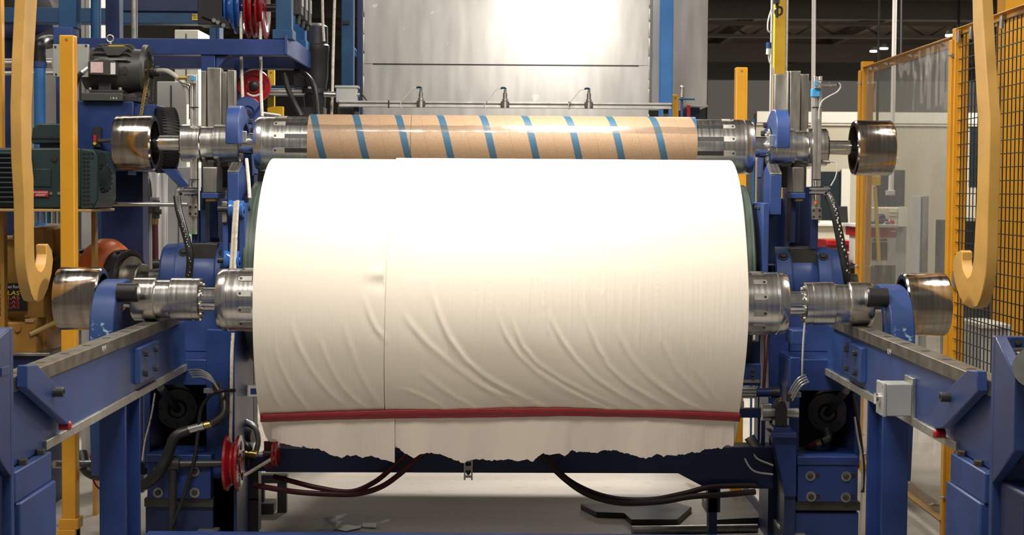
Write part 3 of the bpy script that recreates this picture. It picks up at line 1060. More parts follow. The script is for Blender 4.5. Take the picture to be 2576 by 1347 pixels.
def hook_arm(s, label):
    x0, x1 = sx(s, 1.664), sx(s, 1.768)
    t = thing('hook_lever', label, 'arm', ((x0 + x1) / 2, 7.2, 0.5), 'scuffed blue roll arms')
    z = ZL
    prof = [(7.47, z + 0.045), (7.46, z + 0.082), (7.41, z + 0.088), (7.34, z + 0.083), (7.27, z + 0.068), (7.20, z + 0.035), (7.155, z - 0.015), (7.125, z - 0.08), (7.115, z - 0.17), (7.115, z - 0.45), (7.15, z - 0.75),
            (7.30, z - 0.75), (7.30, z - 0.40), (7.29, z - 0.15), (7.30, z - 0.06), (7.33, z - 0.01), (7.36, z + 0.022), (7.40, z + 0.042)]
    MB().yz(prof, x0, x1).build('arm_plate', 'blue_scuffed', t, bevel=0.006)
    c = (sx(s, 1.560), 7.215, z + 0.040)
    MB().lathe((sx(s, 1.665), 7.215, z + 0.04), (-s, 0, 0), [(0, 0.0001), (0, 0.042), (0.082, 0.042), (0.090, 0.036), (0.091, 0.0001)], 32).build('lock_knob', 'black', t)
    return t


hook_arm(-1, 'scuffed blue hook arm with black knob beside the left lower end drum')
hook_arm(1, 'scuffed blue hook arm with black knob beside the right lower end drum')

# ================================================================== crane hooks


def crane_hook(s, label):
    """J hook cut from thick plate, lying in the Y-Z plane; shank towards the camera, tip away"""
    xi = s * 2.042 - (0.005 if s < 0 else -0.0)
    xo = xi + s * 0.048

    def q(px, py, X):
        r = PXX(px, py, X)
        return (r.y, r.z)
    if s < 0:
        outer = [(64, 640), (67, 680), (72, 710), (79, 740), (86, 757), (98, 761), (110, 752), (121, 726), (130, 690), (134, 655), (131, 630), (122, 614)]
        inner = [(117, 616), (118, 640), (115, 662), (109, 678), (103, 684), (96, 680), (90, 668), (87, 645), (86, 600)]
        up_i = [(85, 450), (80, 400), (80, 272), (86, 140), (94, 0), (96, -60), (100, -420)]
        up_o = [(72, -420), (66, -60), (65, 0), (58, 140), (54, 272), (56, 400), (62, 500)]
    else:
        outer = [(2488, 640), (2484, 690), (2478, 725), (2470, 752), (2462, 772), (2444, 777), (2426, 768), (2412, 745), (2402, 712), (2396, 680), (2397, 655), (2405, 636), (2416, 630)]
        inner = [(2420, 634), (2419, 655), (2422, 676), (2428, 692), (2434, 700), (2442, 692), (2446, 675), (2449, 650)]
        outer = [(2482, 640), (2479, 690), (2473, 725), (2466, 752), (2458, 772), (2443, 777), (2426, 768), (2412, 745), (2402, 712), (2397, 680), (2398, 655), (2405, 636), (2416, 630)]
        up_i = [(2457, 500), (2459, 400), (2460, 300), (2454, 200), (2447, 60), (2446, 0), (2445, -60), (2441, -420)]
        up_o = [(2465, -420), (2469, -60), (2470, 0), (2473, 60), (2482, 200), (2490, 300), (2489, 400), (2485, 520)]
    poly = outer + inner + up_i + up_o
    # keep true heights: y along the plate comes from the face seen foreshortened
    pts = [q(px, py, xi) for px, py in poly]
    t = thing('crane_hook', label, 'hook', (xi + s * 0.044, 7.2, min(p[1] for p in pts)), 'yellow crane hooks')
    MB().yz(pts, xi, xo).build('hook_plate', 'yellow_hook', t, bevel=0.004)
    return t


crane_hook(-1, 'left hanging yellow J-shaped crane hook with chipped paint beside lower left drum')
crane_hook(1, 'right hanging yellow J-shaped crane hook in front of the mesh fence')

# ================================================================== yellow posts


def square_post(label, px0, px1, py0, Y, side, zb=0.0, group='yellow guard posts', clamp=False, mat='yellow', px_b=0):
    my = (py0 + 700) / 2
    x0, x1 = xof(px0, Y, my), xof(px1, Y, my)
    z1 = zof(py0, Y, (px0 + px1) / 2)
    t = thing('guard_post', label, 'post', ((x0 + x1) / 2, Y + (x1 - x0) / 2, zb), group)
    MB().box(x0, x1, Y, Y + (x1 - x0), zb, z1).build('post_tube', mat, t, bevel=0.006)
    MB().cyl(((x0 + x1) / 2, Y + 0.002, z1 - 0.022), ((x0 + x1) / 2, Y - 0.002, z1 - 0.022), 0.007, n=12).build('post_hole', 'skirt_brown', t)
    if clamp:
        zc = zof(1306, Y, px0)
        MB().box(x0 - 0.012, x1 + 0.012, Y - 0.012, Y + (x1 - x0) + 0.012, zc - 0.05, zc).build('base_sleeve', mat, t, bevel=0.003)
        MB().box(x0 - 0.02, x1 + 0.0, Y - 0.02, Y + (x1 - x0) + 0.012, zb, zc - 0.05).build('base_foot', mat, t, bevel=0.003)
    return t


square_post('tall yellow square post standing beside the left crane hook', 150, 187, 88, 7.95, 1, clamp=True)
square_post('yellow square post behind the right chuck of the cardboard tube', 1848, 1878, 169, 9.6, -1)
square_post('short yellow post beside the sky blue column behind the tube', 1688, 1705, 238, 11.0, -1)

# ================================================================== plate, sensors rail, box
YP = 10.3
pm = thing('metal_guard_sheet', 'big brushed metal sheet with bright lamp glare behind the tube', 'metal sheet', (0, YP, 0.9))
xa, xb = xof(914, YP, 150), xof(1633, YP, 150)
z_s = zof(161, YP, 1278)
MB().box(xa, xb, YP, YP + 0.012, 1.0, z_s - 0.006).build('lower_sheet', 'plate_metal', pm, bevel=0.001)
MB().box(xa + 0.004, xb - 0.004, YP + 0.002, YP + 0.014, z_s - 0.004, 4.2).build('upper_sheet', 'plate_metal', pm, bevel=0.001)
MB().box(xof(938, YP, 160), xof(1607, YP, 160), YP - 0.003, YP + 0.003, z_s - 0.010, z_s - 0.002).build('sheet_seam', 'black', pm)
b = MB()
rr = random.Random(3)
for s_, xx in ((-1, xa), (1, xb)):
    z = 1.9
    while z < 3.4:
        h = rr.uniform(0.03, 0.14)
        b.box(xx - 0.004, xx + 0.004, YP - 0.006, YP + 0.02, z, z + h)
        z += h + rr.uniform(0.004, 0.03)
b.build('weld_edge', 'galvanized', pm, bevel=0.002)

YSR = 9.55
sr = thing('sensor_rail', 'long aluminium extrusion rail crossing in front of the metal sheet', 'rail', (0.2, YSR, 0.5))
zr = zof(264, YSR, 1278)
xa, xb = xof(852, YSR, 264), xof(1690, YSR, 264)
b = MB()
b.box(xa, xb, YSR, YSR + 0.04, zr - 0.0175, zr - 0.0065)
b.box(xa, xb, YSR, YSR + 0.04, zr + 0.0065, zr + 0.0175)
b.box(xa, xb, YSR + 0.012, YSR + 0.028, zr - 0.0065, zr + 0.0065)
b.build('extrusion', 'aluminium', sr, bevel=0.0015)
for xx in (xa, xb):
    MB().box(xx - 0.004, xx + 0.004, YSR + 0.002, YSR + 0.038, zr - 0.017, zr + 0.017).build('end_cap', 'dark_steel', sr, bevel=0.002)
for px in (895, 1675):
    xx = xof(px, YSR)
    MB().box(xx - 0.015, xx + 0.015, YSR + 0.042, YSR + 0.08, 1.55, zr + 0.02).build('rail_leg', 'dark_steel', sr, bevel=0.002)
    xk = max(min(xx, 0.845), -0.86)
    MB().box(min(xk, xx) - 0.015, max(xk, xx) + 0.015, YSR + 0.045, YSR + 0.075, 1.55, 1.58).build('rail_stay', 'dark_steel', sr)
    MB().box(xk - 0.015, xk + 0.015, YSR + 0.045, YP + 0.002, 1.55, 1.58).build('rail_stay', 'dark_steel', sr)
for k, px in enumerate((977, 1430)):
    xx = xof(px, YSR)
    MB().box(xx - 0.004, xx + 0.004, YSR - 0.003, YSR + 0.043, zr - 0.021, zr + 0.021).build('cable_tie', 'black', sr)
for px, lab in ((1058, 'leftmost'), (1269, 'middle'), (1479, 'rightmost')):
    xx = xof(px, YSR)
    t = thing('proximity_sensor', lab + ' of three proximity sensors standing on the aluminium rail', 'sensor', (xx, YSR, zr), 'sensors on the aluminium rail')
    MB().box(xx - 0.024, xx + 0.024, YSR - 0.012, YSR - 0.001, zr - 0.012, zr + 0.020).build('sensor_clamp', 'dark_steel', t, bevel=0.003)
    MB().lathe((xx, YSR - 0.014, zr - 0.02), (0, 0, 1), [(0, 0.0001), (0, 0.013), (0.042, 0.013), (0.042, 0.017), (0.052, 0.017), (0.052, 0.012), (0.085, 0.012), (0.085, 0.008), (0.10, 0.008), (0.10, 0.0001)], 20).build('sensor_barrel', 'steel_dull', t)
    MB().cyl((xx, YSR - 0.014, zr + 0.084), (xx, YSR - 0.014, zr + 0.088), 0.0085, n=14).build('status_ring', 'tape_blue', t)
    z0 = zr + 0.08
    MB().tube([(xx, YSR - 0.014, z0), (xx + 0.002, YSR - 0.014, z0 + 0.012), (xx - 0.012, YSR - 0.014, z0 + 0.016), (xx - 0.025, YSR - 0.014, z0 + 0.012)], 0.006, 8).build('plug', 'black', t)
    MB().tube([(xx - 0.022, YSR - 0.014, z0 + 0.013), (xx - 0.05, YSR - 0.014, z0 + 0.005), (xx - 0.075, YSR - 0.012, z0 - 0.025), (xx - 0.10, YSR - 0.012, z0 - 0.055), (xx - 0.115, YSR - 0.006, zr + 0.0), (xx - 0.112, YSR - 0.006, zr - 0.02)], 0.003, 6).build('sensor_cable', 'cable_grey', t)

YJ = 9.62
jb = thing('junction_box', 'grey metal junction box at the left end of the aluminium rail', 'electrical box', (xof(875, YJ), YJ, zof(258, YJ)))
MB().pbox(845, 219, 897, 258, YJ, 0.10).build('box_body', 'grey_box', jb, bevel=0.003)
MB().pbox(842, 215, 901, 221, YJ - 0.006, 0.115).build('box_lid', 'grey_box', jb, bevel=0.002)
MB().cyl(P(897, 238, YJ + 0.05), P(905, 238, YJ + 0.05), 0.012, n=14).build('cable_gland', 'galvanized', jb)
MB().tube([P(905, 238, YJ + 0.05), P(914, 242, YJ + 0.05), P(920, 250, YJ + 0.02), P(926, 258, YJ)], 0.004, 6).build('cable', 'black', jb)
MB().cyl(P(845, 238, YJ + 0.05), P(815, 237, YJ + 0.05), 0.016, n=14).build('conduit', 'galvanized', jb)
MB().pbox(850, 258, 892, 300, YJ + 0.03, 0.03).build('box_bracket', 'dark_steel', jb)
# ================================================================== side frames of the winder


def bolt_slot(parent, c, r=0.03):
    MB().lathe(c, (0, -1, 0), [(0, 0.0001), (0, r), (0.006, r), (0.006, r * 0.62), (0.004, r * 0.62), (0.004, 0.0001)], 24).build('slot_washer', 'steel_dull', parent)
    MB().hexhead((c[0], c[1] - 0.004, c[2]), (0, -1, 0), r * 0.58, 0.018).build('slot_bolt', 'dark_steel', parent, smooth=False)


# ---- right frame
YF = 7.95
fr = thing('side_stanchion', 'dark blue right frame of the winder with opening and four slotted bolts', 'machine frame', (1.5, YF, 0), 'winder side frames')
b = MB()
b.pbox(1984, 900, 2010, 1347, YF + 0.04, 0.6)
b.box(xof(1984, YF, 1100), xof(2163, YF, 1100), YF + 0.04, YF + 0.62, 0.0, 0.35)
b.pbox(1984, 905, 2165, 984, YF + 0.05, 0.55)
b.pbox(2149, 980, 2164, 1180, YF + 0.05, 0.55)
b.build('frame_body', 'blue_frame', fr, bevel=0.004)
MB().pbox(2008, 980, 2150, 1175, YF + 0.55, 0.03).build('cavity_shade', 'black', fr)  # black sheet stands in for the shade inside the opening
blk = MB().pbox(2006, 1170, 2158, 1264, YF - 0.04, 0.2).build('slotted_plate', 'blue_frame', fr, bevel=0.004)
MB().pbox(2005, 1150, 2160, 1171, YF - 0.05, 0.30).build('top_ledge', 'blue_frame', fr, bevel=0.003)
MB().pbox(2000, 1264, 2164, 1285, YF - 0.02, 0.2).build('shim_bar', 'dark_steel', fr)
MB().box(xof(2000, YF, 1300), xof(2160, YF, 1300), YF, YF + 0.4, 0.0, zof(1285, YF)).build('base_block', 'blue_frame', fr, bevel=0.004)
for x, y in ((2038, 1198), (2128, 1199), (2040, 1250), (2127, 1252)):
    q = P(x, y, YF - 0.04)
    bolt_slot(blk, q, 0.024)
    MB().box(q.x, q.x + 0.045, q.y - 0.001, q.y + 0.004, q.z - 0.010, q.z + 0.010).build('slot', 'black', blk)
MB().pbox(1984, 470, 2042, 905, 8.76, 0.24).build('upper_column', 'blue_frame', fr, bevel=0.004)
MB().pbox(1938, 500, 2040, 930, 9.0, 0.2).build('upper_web', 'navy', fr, bevel=0.004)
MB().pbox(1988, 505, 2012, 612, 8.71, 0.05).build('column_rib', 'blue', fr, bevel=0.006)
MB().pbox(1934, 820, 1983, 1050, 8.30, 0.3).build('inner_plate', 'blue_frame', fr, bevel=0.004)
MB().pbox(1992, 832, 2030, 868, 7.98, 0.2).build('stop_block', 'blue', fr, bevel=0.004)
MB().box(P(1936, 1000, 8.3).x, P(1990, 1000, 8.3).x, 8.30, 8.6, 0.0, P(1960, 1050, 8.3).z).build('inner_foot', 'navy', fr)

# ---- left frame
fl_ = thing('side_stanchion', 'dark blue left frame of the winder behind the red rope pulley', 'machine frame', (-1.5, YF, 0), 'winder side frames')
b = MB()
b.pbox(519, 830, 590, 1347, YF + 0.04, 0.6)
b.box(xof(372, YF, 1100), xof(592, YF, 1100), YF + 0.04, YF + 0.62, 0.0, 0.35)
b.pbox(372, 905, 560, 970, YF + 0.05, 0.55)
b.pbox(362, 960, 378, 1180, YF + 0.05, 0.55)
b.build('frame_body', 'blue_frame', fl_, bevel=0.004)
MB().pbox(376, 965, 520, 1165, YF + 0.55, 0.03).build('cavity_shade', 'black', fl_)  # shade of the left opening, put in as a black sheet
blk = MB().pbox(370, 1164, 530, 1256, YF - 0.04, 0.2).build('slotted_plate', 'blue_frame', fl_, bevel=0.004)
MB().pbox(368, 1145, 532, 1165, YF - 0.05, 0.30).build('top_ledge', 'blue_frame', fl_, bevel=0.003)
MB().pbox(363, 1256, 536, 1276, YF - 0.02, 0.2).build('shim_bar', 'dark_steel', fl_)
MB().box(xof(366, YF, 1300), xof(536, YF, 1300), YF, YF + 0.4, 0.0, zof(1276, YF)).build('base_block', 'navy', fl_, bevel=0.004)
for x, y in ((398, 1240), (398, 1187), (490, 1187), (490, 1240)):
    q = P(x, y, YF - 0.04)
    bolt_slot(blk, q, 0.024)
MB().pbox(503, 480, 552, 905, 8.76, 0.24).build('upper_column', 'blue_frame', fl_, bevel=0.004)
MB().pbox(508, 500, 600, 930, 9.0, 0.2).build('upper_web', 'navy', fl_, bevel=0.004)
MB().pbox(524, 498, 548, 600, 8.71, 0.05).build('column_rib', 'blue', fl_, bevel=0.006)
MB().pbox(505, 470, 560, 492, 8.70, 0.1).build('column_cap', 'blue', fl_, bevel=0.004)
MB().pbox(562, 850, 592, 1050, 8.60, 0.1).build('inner_plate', 'blue_frame', fl_, bevel=0.004)

# ---- drum bearing housings


def drum_bearing(s, label):
    z = zof(708, YD)
    t = thing('bearing_block', label, 'bearing housing', (sx(s, 1.5), YD, 0.0), 'reel drum bearings')
    o, d = (XC, YD, z), (s, 0, 0)
    MB().lathe(o, d, [(1.36, 0.07), (1.36, 0.178), (1.368, 0.186), (1.440, 0.186), (1.448, 0.178), (1.448, 0.148), (1.555, 0.148), (1.585, 0.135)], 64).build('inner_ring', 'blue_bare', t)
    MB().lathe(o, d, [(1.578, 0.07), (1.578, 0.186), (1.640, 0.188), (1.644, 0.184), (1.648, 0.184), (1.650, 0.182), (1.712, 0.178), (1.724, 0.165), (1.724, 0.07)], 64).build('outer_ring', 'blue', t)
    MB().box(sx(s, 1.44), sx(s, 1.58), YD - 0.10, YD + 0.1, z + 0.10, z + 0.186).build('top_bridge', 'dark_steel', t, bevel=0.004)
    for x in (1.405, 1.605):
        q = Vector((sx(s, x), YD - 0.122, z + 0.140))
        nrm = Vector((0, -0.66, 0.75))
        MB().cyl(q - nrm * 0.02, q + nrm * 0.003, 0.027, n=24).build('bolt_recess', 'black', t)
        MB().hexhead(q, nrm, 0.015, 0.012).build('cap_bolt', 'dark_steel', t, smooth=False)
    MB().cyl((sx(s, 1.72), YD - 0.09, z + 0.08), (sx(s, 1.765), YD - 0.09, z + 0.08), 0.022, n=16).build('grease_cap', 'black', t)
    MB().cyl((sx(s, 1.72), YD, z), (sx(s, 1.80), YD, z), 0.05, n=24).build('shaft_end', 'dark_steel', t)
    zh = zof(905, YF + 0.05, 1278 + s * 790)
    b = MB().box(sx(s, 1.44), sx(s, 1.66), YD - 0.12, YD + 0.10, zh, z - 0.06)
    b.build('bearing_pedestal', 'blue', t, bevel=0.005)
    return t


drum_bearing(-1, 'left blue bearing housing of the reel drum behind the lower shaft')
drum_bearing(1, 'right blue bearing housing of the reel drum with two recessed bolts')

# ---- grey vertical guide channels that hold the upper shaft


def guide(s, label, ch, bot):
    t = thing('guide_rail', label, 'guide', (sx(s, 1.5), 8.80, 0.0), 'vertical guide rails')
    for i, (p0, p1, y0, off) in enumerate(ch):
        MB().pbox(p0, y0, p1, bot, 8.70 + off, 0.05).build('guide_bar', 'guide_steel', t, bevel=0.004)
    MB().box(P(ch[0][0] + 4, 300, 8.8).x, P(ch[-1][1] - 4, 300, 8.8).x, 8.80, 8.9, zof(472, 8.8, ch[1][0]), P(ch[1][0], ch[1][2] + 12, 8.8).z).build('guide_back', 'dark_steel', t)
    m = (ch[0][0] + ch[-1][1]) / 2
    for k in range(3):
        q = P(m + 4, 230 + 60 * k, 8.695)
    return t


guide(-1, 'left grey steel guide channel rising behind the blue curved arm', [(506, 519, 178, 0.02), (521, 556, 170, -0.01), (557, 571, 180, 0.035), (572, 592, 176, 0.0)], 420)
guide(1, 'right grey steel guide channel rising behind the blue curved arm', [(1947, 1977, 186, 0.02), (1978, 1984, 178, -0.01), (1986, 2013, 178, -0.005), (2014, 2034, 186, 0.03)], 420)


def guide_shoe(s, label, px0, px1):
    t = thing('guide_shoe', label, 'guide block', P((px0 + px1) / 2, 500, 8.45), 'guide shoes')
    MB().pbox(px0, 420, px1, 486, 8.44, 0.16).build('shoe_block', 'guide_steel', t, bevel=0.006)
    MB().pbox(px0 - 3, 486, px1 + 2, 500, 8.42, 0.2).build('shoe_clamp', 'blue', t, bevel=0.003)
    MB().pbox(px0 + 8, 500, px1 - 4, 507, 8.43, 0.1).build('shoe_pad', 'brass', t, bevel=0.002)
    MB().pbox(px0 + 4, 408, px1 - 10, 424, 8.46, 0.1).build('shoe_stem', 'dark_steel', t)
    MB().pbox(px0 - 4, 500, px0 + 8, 610, 8.5, 0.12).build('shoe_support', 'navy', t)
    return t


guide_shoe(-1, 'brownish steel guide shoe below the left bearing of the cardboard tube', 509, 547)
guide_shoe(1, 'scraped steel guide shoe below the right bearing of the cardboard tube', 1993, 2024)

# ---- blue curved clamp arms over the upper shaft


def top_arm(s, label):
    z = ZU
    x0, x1 = s * 1.325 - (0.005 if s < 0 else 0), s * 1.392 - (0.005 if s < 0 else 0)
    t = thing('clamp_lever', label, 'arm', ((x0 + x1) / 2, 8.5, z), 'blue clamp arms')
    prof = [(8.375, z - 0.005), (8.265, z - 0.010), (8.262, z + 0.02), (8.262, z + 0.09), (8.28, z + 0.135), (8.31, z + 0.165), (8.35, z + 0.183), (8.44, z + 0.186), (8.52, z + 0.165), (8.68, z + 0.095), (8.86, z + 0.035), (8.90, z - 0.05), (8.90, z - 0.16), (8.70, z - 0.16), (8.66, z - 0.03), (8.605, z + 0.055), (8.55, z + 0.09), (8.48, z + 0.102), (8.42, z + 0.075), (8.385, z + 0.035)]
    MB().yz(prof, x0, x1).build('arm_plate', 'blue', t, bevel=0.005)
    for yy, zz in ((8.62, z + 0.075), (8.55, z + 0.115)):
        MB().hexhead((x0, yy + 0.03, zz), (-s, 0, 0), 0.014, 0.02).build('arm_bolt', 'black_paint', t, smooth=False)
    MB().tube([(x0 - s * 0.0, 8.60, z + 0.04), (x0 - s * 0.075, 8.60, z + 0.045)], 0.006, 10, 1).build('stop_screw', 'dark_steel', t)
    MB().cyl((x0 - s * 0.075, 8.6, z + 0.045), (x0 - s * 0.09, 8.6, z + 0.045), 0.011, n=8).build('screw_head', 'black_paint', t)
    MB().box(x0 - s * 0.02, x0 + s * 0.02, 8.375, 8.40, z + 0.0, z + 0.06).build('arm_pad', 'galvanized', t, bevel=0.003)
    MB().box(x0 - s * 0.0, x1, 8.75, 8.88, 0.4, z - 0.15).build('arm_stem', 'navy', t)
    return t


top_arm(-1, 'left blue curved clamp arm holding the upper shaft beside rope')
top_arm(1, 'right blue curved clamp arm holding the upper shaft beside guide channel')


def lower_arm(s, label):
    t = thing('support_lever', label, 'arm', (s * 1.33, 8.2, 1.3), 'lower support arms')
    if s > 0:
        x0, x1 = P(1937, 490, 8.2).x, P(1966, 490, 8.2).x
        ya, yb, yt = 541, 440, 421
        fx = (1930, 1941, 1913)
    else:
        x0, x1 = P(600, 490, 8.2).x, P(572, 490, 8.2).x
        ya, yb, yt = 520, 434, 416
        fx = (600, 611, 616)
    px = 1950 if s > 0 else 586
    z0, z1, z2 = P(px, ya, 8.2).z, P(px, yb, 8.2).z, P(px, yt, 8.2).z
    MB().yz([(8.2, z0), (8.2, z1), (8.33, z2 + 0.01), (8.50, z2 - 0.03), (8.52, z0)], x0, x1).build('arm_plate', 'blue', t, bevel=0.004)
    MB().prism([(x0, 8.199, z1 + 0.001), (x1, 8.199, z1 + 0.001), (x1, 8.328, z2 + 0.012), (x0, 8.328, z2 + 0.012)], (0, 0, 0.006)).build('wear_plate', 'steel_dull', t, bevel=0.001)
    for f in (0.33, 0.66):
        xx = x0 + (x1 - x0) * f
        MB().prism([(xx - 0.001, 8.197, z1 + 0.0075), (xx + 0.001, 8.197, z1 + 0.0075), (xx + 0.001, 8.328, z2 + 0.0185), (xx - 0.001, 8.328, z2 + 0.0185)], (0, 0, 0.001)).build('wear_joint', 'black', t)
    a = x0 - s * 0.055
    pl = MB().box(a, a + s * 0.030, 8.06, 8.40, P(px, 700, 8.1).z, P(px, 511, 8.1).z).build('side_plate', 'blue', t, bevel=0.004)
    MB().box(a, x1, 8.38, 8.44, z0 - 0.25, z0 + 0.05).build('arm_joint', 'navy', t)
    for k in range(2):
        yy = 8.16 + 0.10 * k
        MB().hexhead((a, yy, P(px, 524, 8.1).z), (-s, 0, 0), 0.010, 0.010).build('plate_bolt', 'dark_steel', pl, smooth=False)
    return t


lower_arm(-1, 'blue support arm with steel wear plate left of the paper roll, beside white rope')
lower_arm(1, 'blue support arm with steel wear plate between green drum and right column')

# ================================================================== cross beams
cb = thing('cross_beam', 'dark navy cross beam with stepped right end below the paper roll', 'beam', (0, 8.0, 0.3))
YB = 8.05
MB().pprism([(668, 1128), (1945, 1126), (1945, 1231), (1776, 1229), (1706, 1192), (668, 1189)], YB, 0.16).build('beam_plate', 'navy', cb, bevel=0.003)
MB().pbox(590, 1150, 690, 1186, YB + 0.3, 0.08).build('beam_tail', 'navy', cb)
MB().box(P(672, 1160, YB).x, P(690, 1160, YB).x, YB + 0.1, YB + 0.34, P(680, 1184, YB).z, P(680, 1140, YB).z).build('beam_tail', 'navy', cb)
MB().pbox(1780, 1231, 1812, 1290, YB + 0.03, 0.08).build('beam_leg', 'navy', cb)
MB().box(P(1785, 1290, YB).x, P(1806, 1290, YB).x, YB + 0.03, YB + 0.11, 0, 0.45).build('beam_foot', 'navy', cb)
fb = MB().box(-1.52, 1.52, 6.95, 7.05, 0.16, zof(1342, 7.05)).build('floor_beam', 'blue', bevel=0.004)
tag(fb, 'blue floor beam whose top just shows along the bottom edge', 'beam')
ub = thing('strut_bracket', 'short slotted steel strut channel hanging below the navy cross beam', 'bracket', P(1178, 1210, YB - 0.03))
b = MB()
b.pbox(1167, 1140, 1171, 1209, YB - 0.035, 0.03)
b.pbox(1185, 1140, 1189, 1209, YB - 0.035, 0.03)
for y0, y1 in ((1140, 1163), (1173, 1185), (1197, 1203)):
    b.pbox(1171, y0, 1185, y1, YB - 0.012, 0.005)
b.build('channel', 'galvanized', ub)
MB().cyl(P(1178, 1191, YB - 0.03), P(1178, 1191, YB - 0.01), 0.010, n=16).build('channel_bolt', 'dark_steel', ub)

# ================================================================== hoses under the roll


def hose(label, pts, r, mat, grp='dark red hoses under the roll'):
    o = MB().tube([P(*p) for p in pts], r, 12, 8).build('hose', mat)
    return tag(o, label, 'hose', grp)


hose('left dark red hose, upper of the two that sag below the beam', [(690, 1200, 8.15), (724, 1209, 8.1), (800, 1228, 8.05), (880, 1238, 8.0), (940, 1215, 7.98), (990, 1175, 7.98), (1030, 1140, 7.99), (1075, 1100, 8.02)], 0.0125, 'hose_red')
hose('left dark red hose, lower of the two that sag below the beam', [(640, 1222, 8.1), (740, 1238, 8.0), (830, 1244, 7.95), (900, 1243, 7.92), (960, 1225, 7.92), (1010, 1190, 7.92), (1060, 1146, 7.94), (1110, 1110, 7.99)], 0.0135, 'hose_red')
hose('right dark hose, upper of the two sagging to the right frame', [(1350, 1110, 8.0), (1380, 1155, 7.97), (1425, 1205, 7.95), (1490, 1240, 7.95), (1560, 1257, 7.95), (1640, 1258, 7.97), (1720, 1243, 7.98), (1790, 1226, 8.0), (1900, 1222, 8.02)], 0.0135, 'hose_dark')
hose('right dark hose, lower of the two sagging to the right frame', [(1330, 1110, 7.97), (1365, 1150, 7.93), (1420, 1205, 7.91), (1480, 1245, 7.91), (1560, 1266, 7.91), (1660, 1263, 7.92), (1740, 1250, 7.95), (1830, 1245, 7.98), (1900, 1238, 8.0)], 0.0145, 'hose_dark')

# hose support brackets on the floor at the left
hb = thing('hose_bracket', 'dark angle bracket holding the red hoses at lower left', 'bracket', (xof(700, 8.9, 1250), 8.9, 0.0))
MB().pbox(650, 1196, 722, 1217, 8.9, 0.06).build('bracket_arm', 'dark_steel', hb, bevel=0.003)
MB().box(P(697, 1240, 8.9).x, P(720, 1240, 8.9).x, 8.905, 8.955, 0.0, P(700, 1216, 8.9).z).build('bracket_post', 'dark_steel', hb, bevel=0.003)
MB().box(P(640, 1250, 8.9).x, P(690, 1250, 8.9).x, 8.86, 9.0, 0.0, 0.06).build('bracket_foot', 'dark_steel', hb, bevel=0.003)
MB().box(P(650, 1240, 8.9).x, P(664, 1240, 8.9).x, 8.905, 8.955, 0.0, P(660, 1216, 8.9).z).build('bracket_post', 'dark_steel', hb, bevel=0.003)
for s_, x0, x1, mt, lab in ((-1, -1.50, -1.375, 'blue_frame', 'blue base beam with worn steel top along the left floor edge'), (1, 1.335, 1.46, 'navy', 'dark base beam along the right floor edge by the frame')):
    t = thing('base_beam', lab, 'beam', ((x0 + x1) / 2, 8.6, 0), 'base beams on the floor')
    MB().box(x0, x1, 7.15, 7.9, 0, 0.10).build('beam_body', mt, t, bevel=0.003)
    MB().box(x0 + 0.004, x1 - 0.004, 7.15, 7.9, 0.10, 0.108).build('beam_top', 'steel_bar', t, bevel=0.002)
    MB().box(x1 - 0.06 if s_ < 0 else x0, x1 if s_ < 0 else x0 + 0.06, 7.9, 9.35, 0, 0.10).build('beam_body', mt, t, bevel=0.003)
    MB().box(x1 - 0.10 if s_ < 0 else x0 + 0.004, x1 - 0.004 if s_ < 0 else x0 + 0.10, 7.9, 9.35, 0.10, 0.108).build('beam_top', 'steel_bar', t, bevel=0.002)
    for k in range(3):
        MB().hexhead(((x0 + x1) / 2, 7.6 + 0.1 * k, 0.108), (0, 0, 1), 0.014, 0.012).build('beam_bolt', 'dark_steel', t, smooth=False)

# grey slide plates on the floor at the right
fp = thing('floor_plate', 'dark grey stepped steel plate lying on the floor at lower right', 'plate', PZ(1650, 1300, 0))
b = MB()
for pl, z0, z1 in (([(1460, 1282), (1700, 1278), (1740, 1290), (1705, 1322), (1588, 1322), (1570, 1305), (1500, 1303)], 0.0, 0.03), ([(1765, 1272), (1900, 1262), (1960, 1322), (1800, 1330)], 0.0, 0.045)):
    b.prism([PZ(x, y, z0) for x, y in pl], (0, 0, z1 - z0))
b.build('plate_body', 'dark_steel', fp, bevel=0.004)
rod = MB().cyl(PZ(1590, 1336, 0.03), PZ(1905, 1331, 0.03), 0.024, n=20).build('floor_rod', 'steel_dull'); tag(rod, 'round steel rod lying on the floor before the dark plate', 'rod')

# paper scraps


def scrap(label, polys, grp='torn paper scraps on the floor'):
    b = MB()
    for pl in polys:
        pts = [PZ(x, y, z) for x, y, z in pl]
        b.add([tuple(p) for p in pts], [tuple(range(len(pts)))])
    o = b.build('paper_scrap', 'paper_scrap', smooth=False)
    sm = o.modifiers.new('thickness', 'SOLIDIFY'); sm.thickness = 0.002
    return tag(o, label, 'paper scrap', grp)


scrap('folded white paper scrap, leftmost of the pile on the floor', [[(794, 1333, .003), (811, 1303, .05), (824, 1312, .035), (838, 1326, .02), (820, 1333, .003)], [(811, 1303, .05), (842, 1302, .06), (848, 1316, .05), (824, 1312, .035)], [(824, 1312, .035), (848, 1316, .05), (842, 1326, .01), (838, 1326, .02)]])
scrap('grey upright paper scrap at the back of the pile on the floor', [[(844, 1299, .03), (876, 1292, .045), (866, 1302, .03), (846, 1311, .02)], [(838, 1326, .012), (848, 1311, .03), (862, 1312, .04), (864, 1322, .02), (842, 1333, .006)]])
scrap('long white paper scrap, rightmost of the pile on the floor', [[(868, 1320, .03), (905, 1308, .05), (913, 1320, .03), (900, 1324, .02)], [(905, 1318, .015), (950, 1317, .02), (945, 1328, .008), (915, 1327, .006)], [(945, 1319, .02), (977, 1307, .05), (982, 1313, .045), (950, 1327, .008)]])
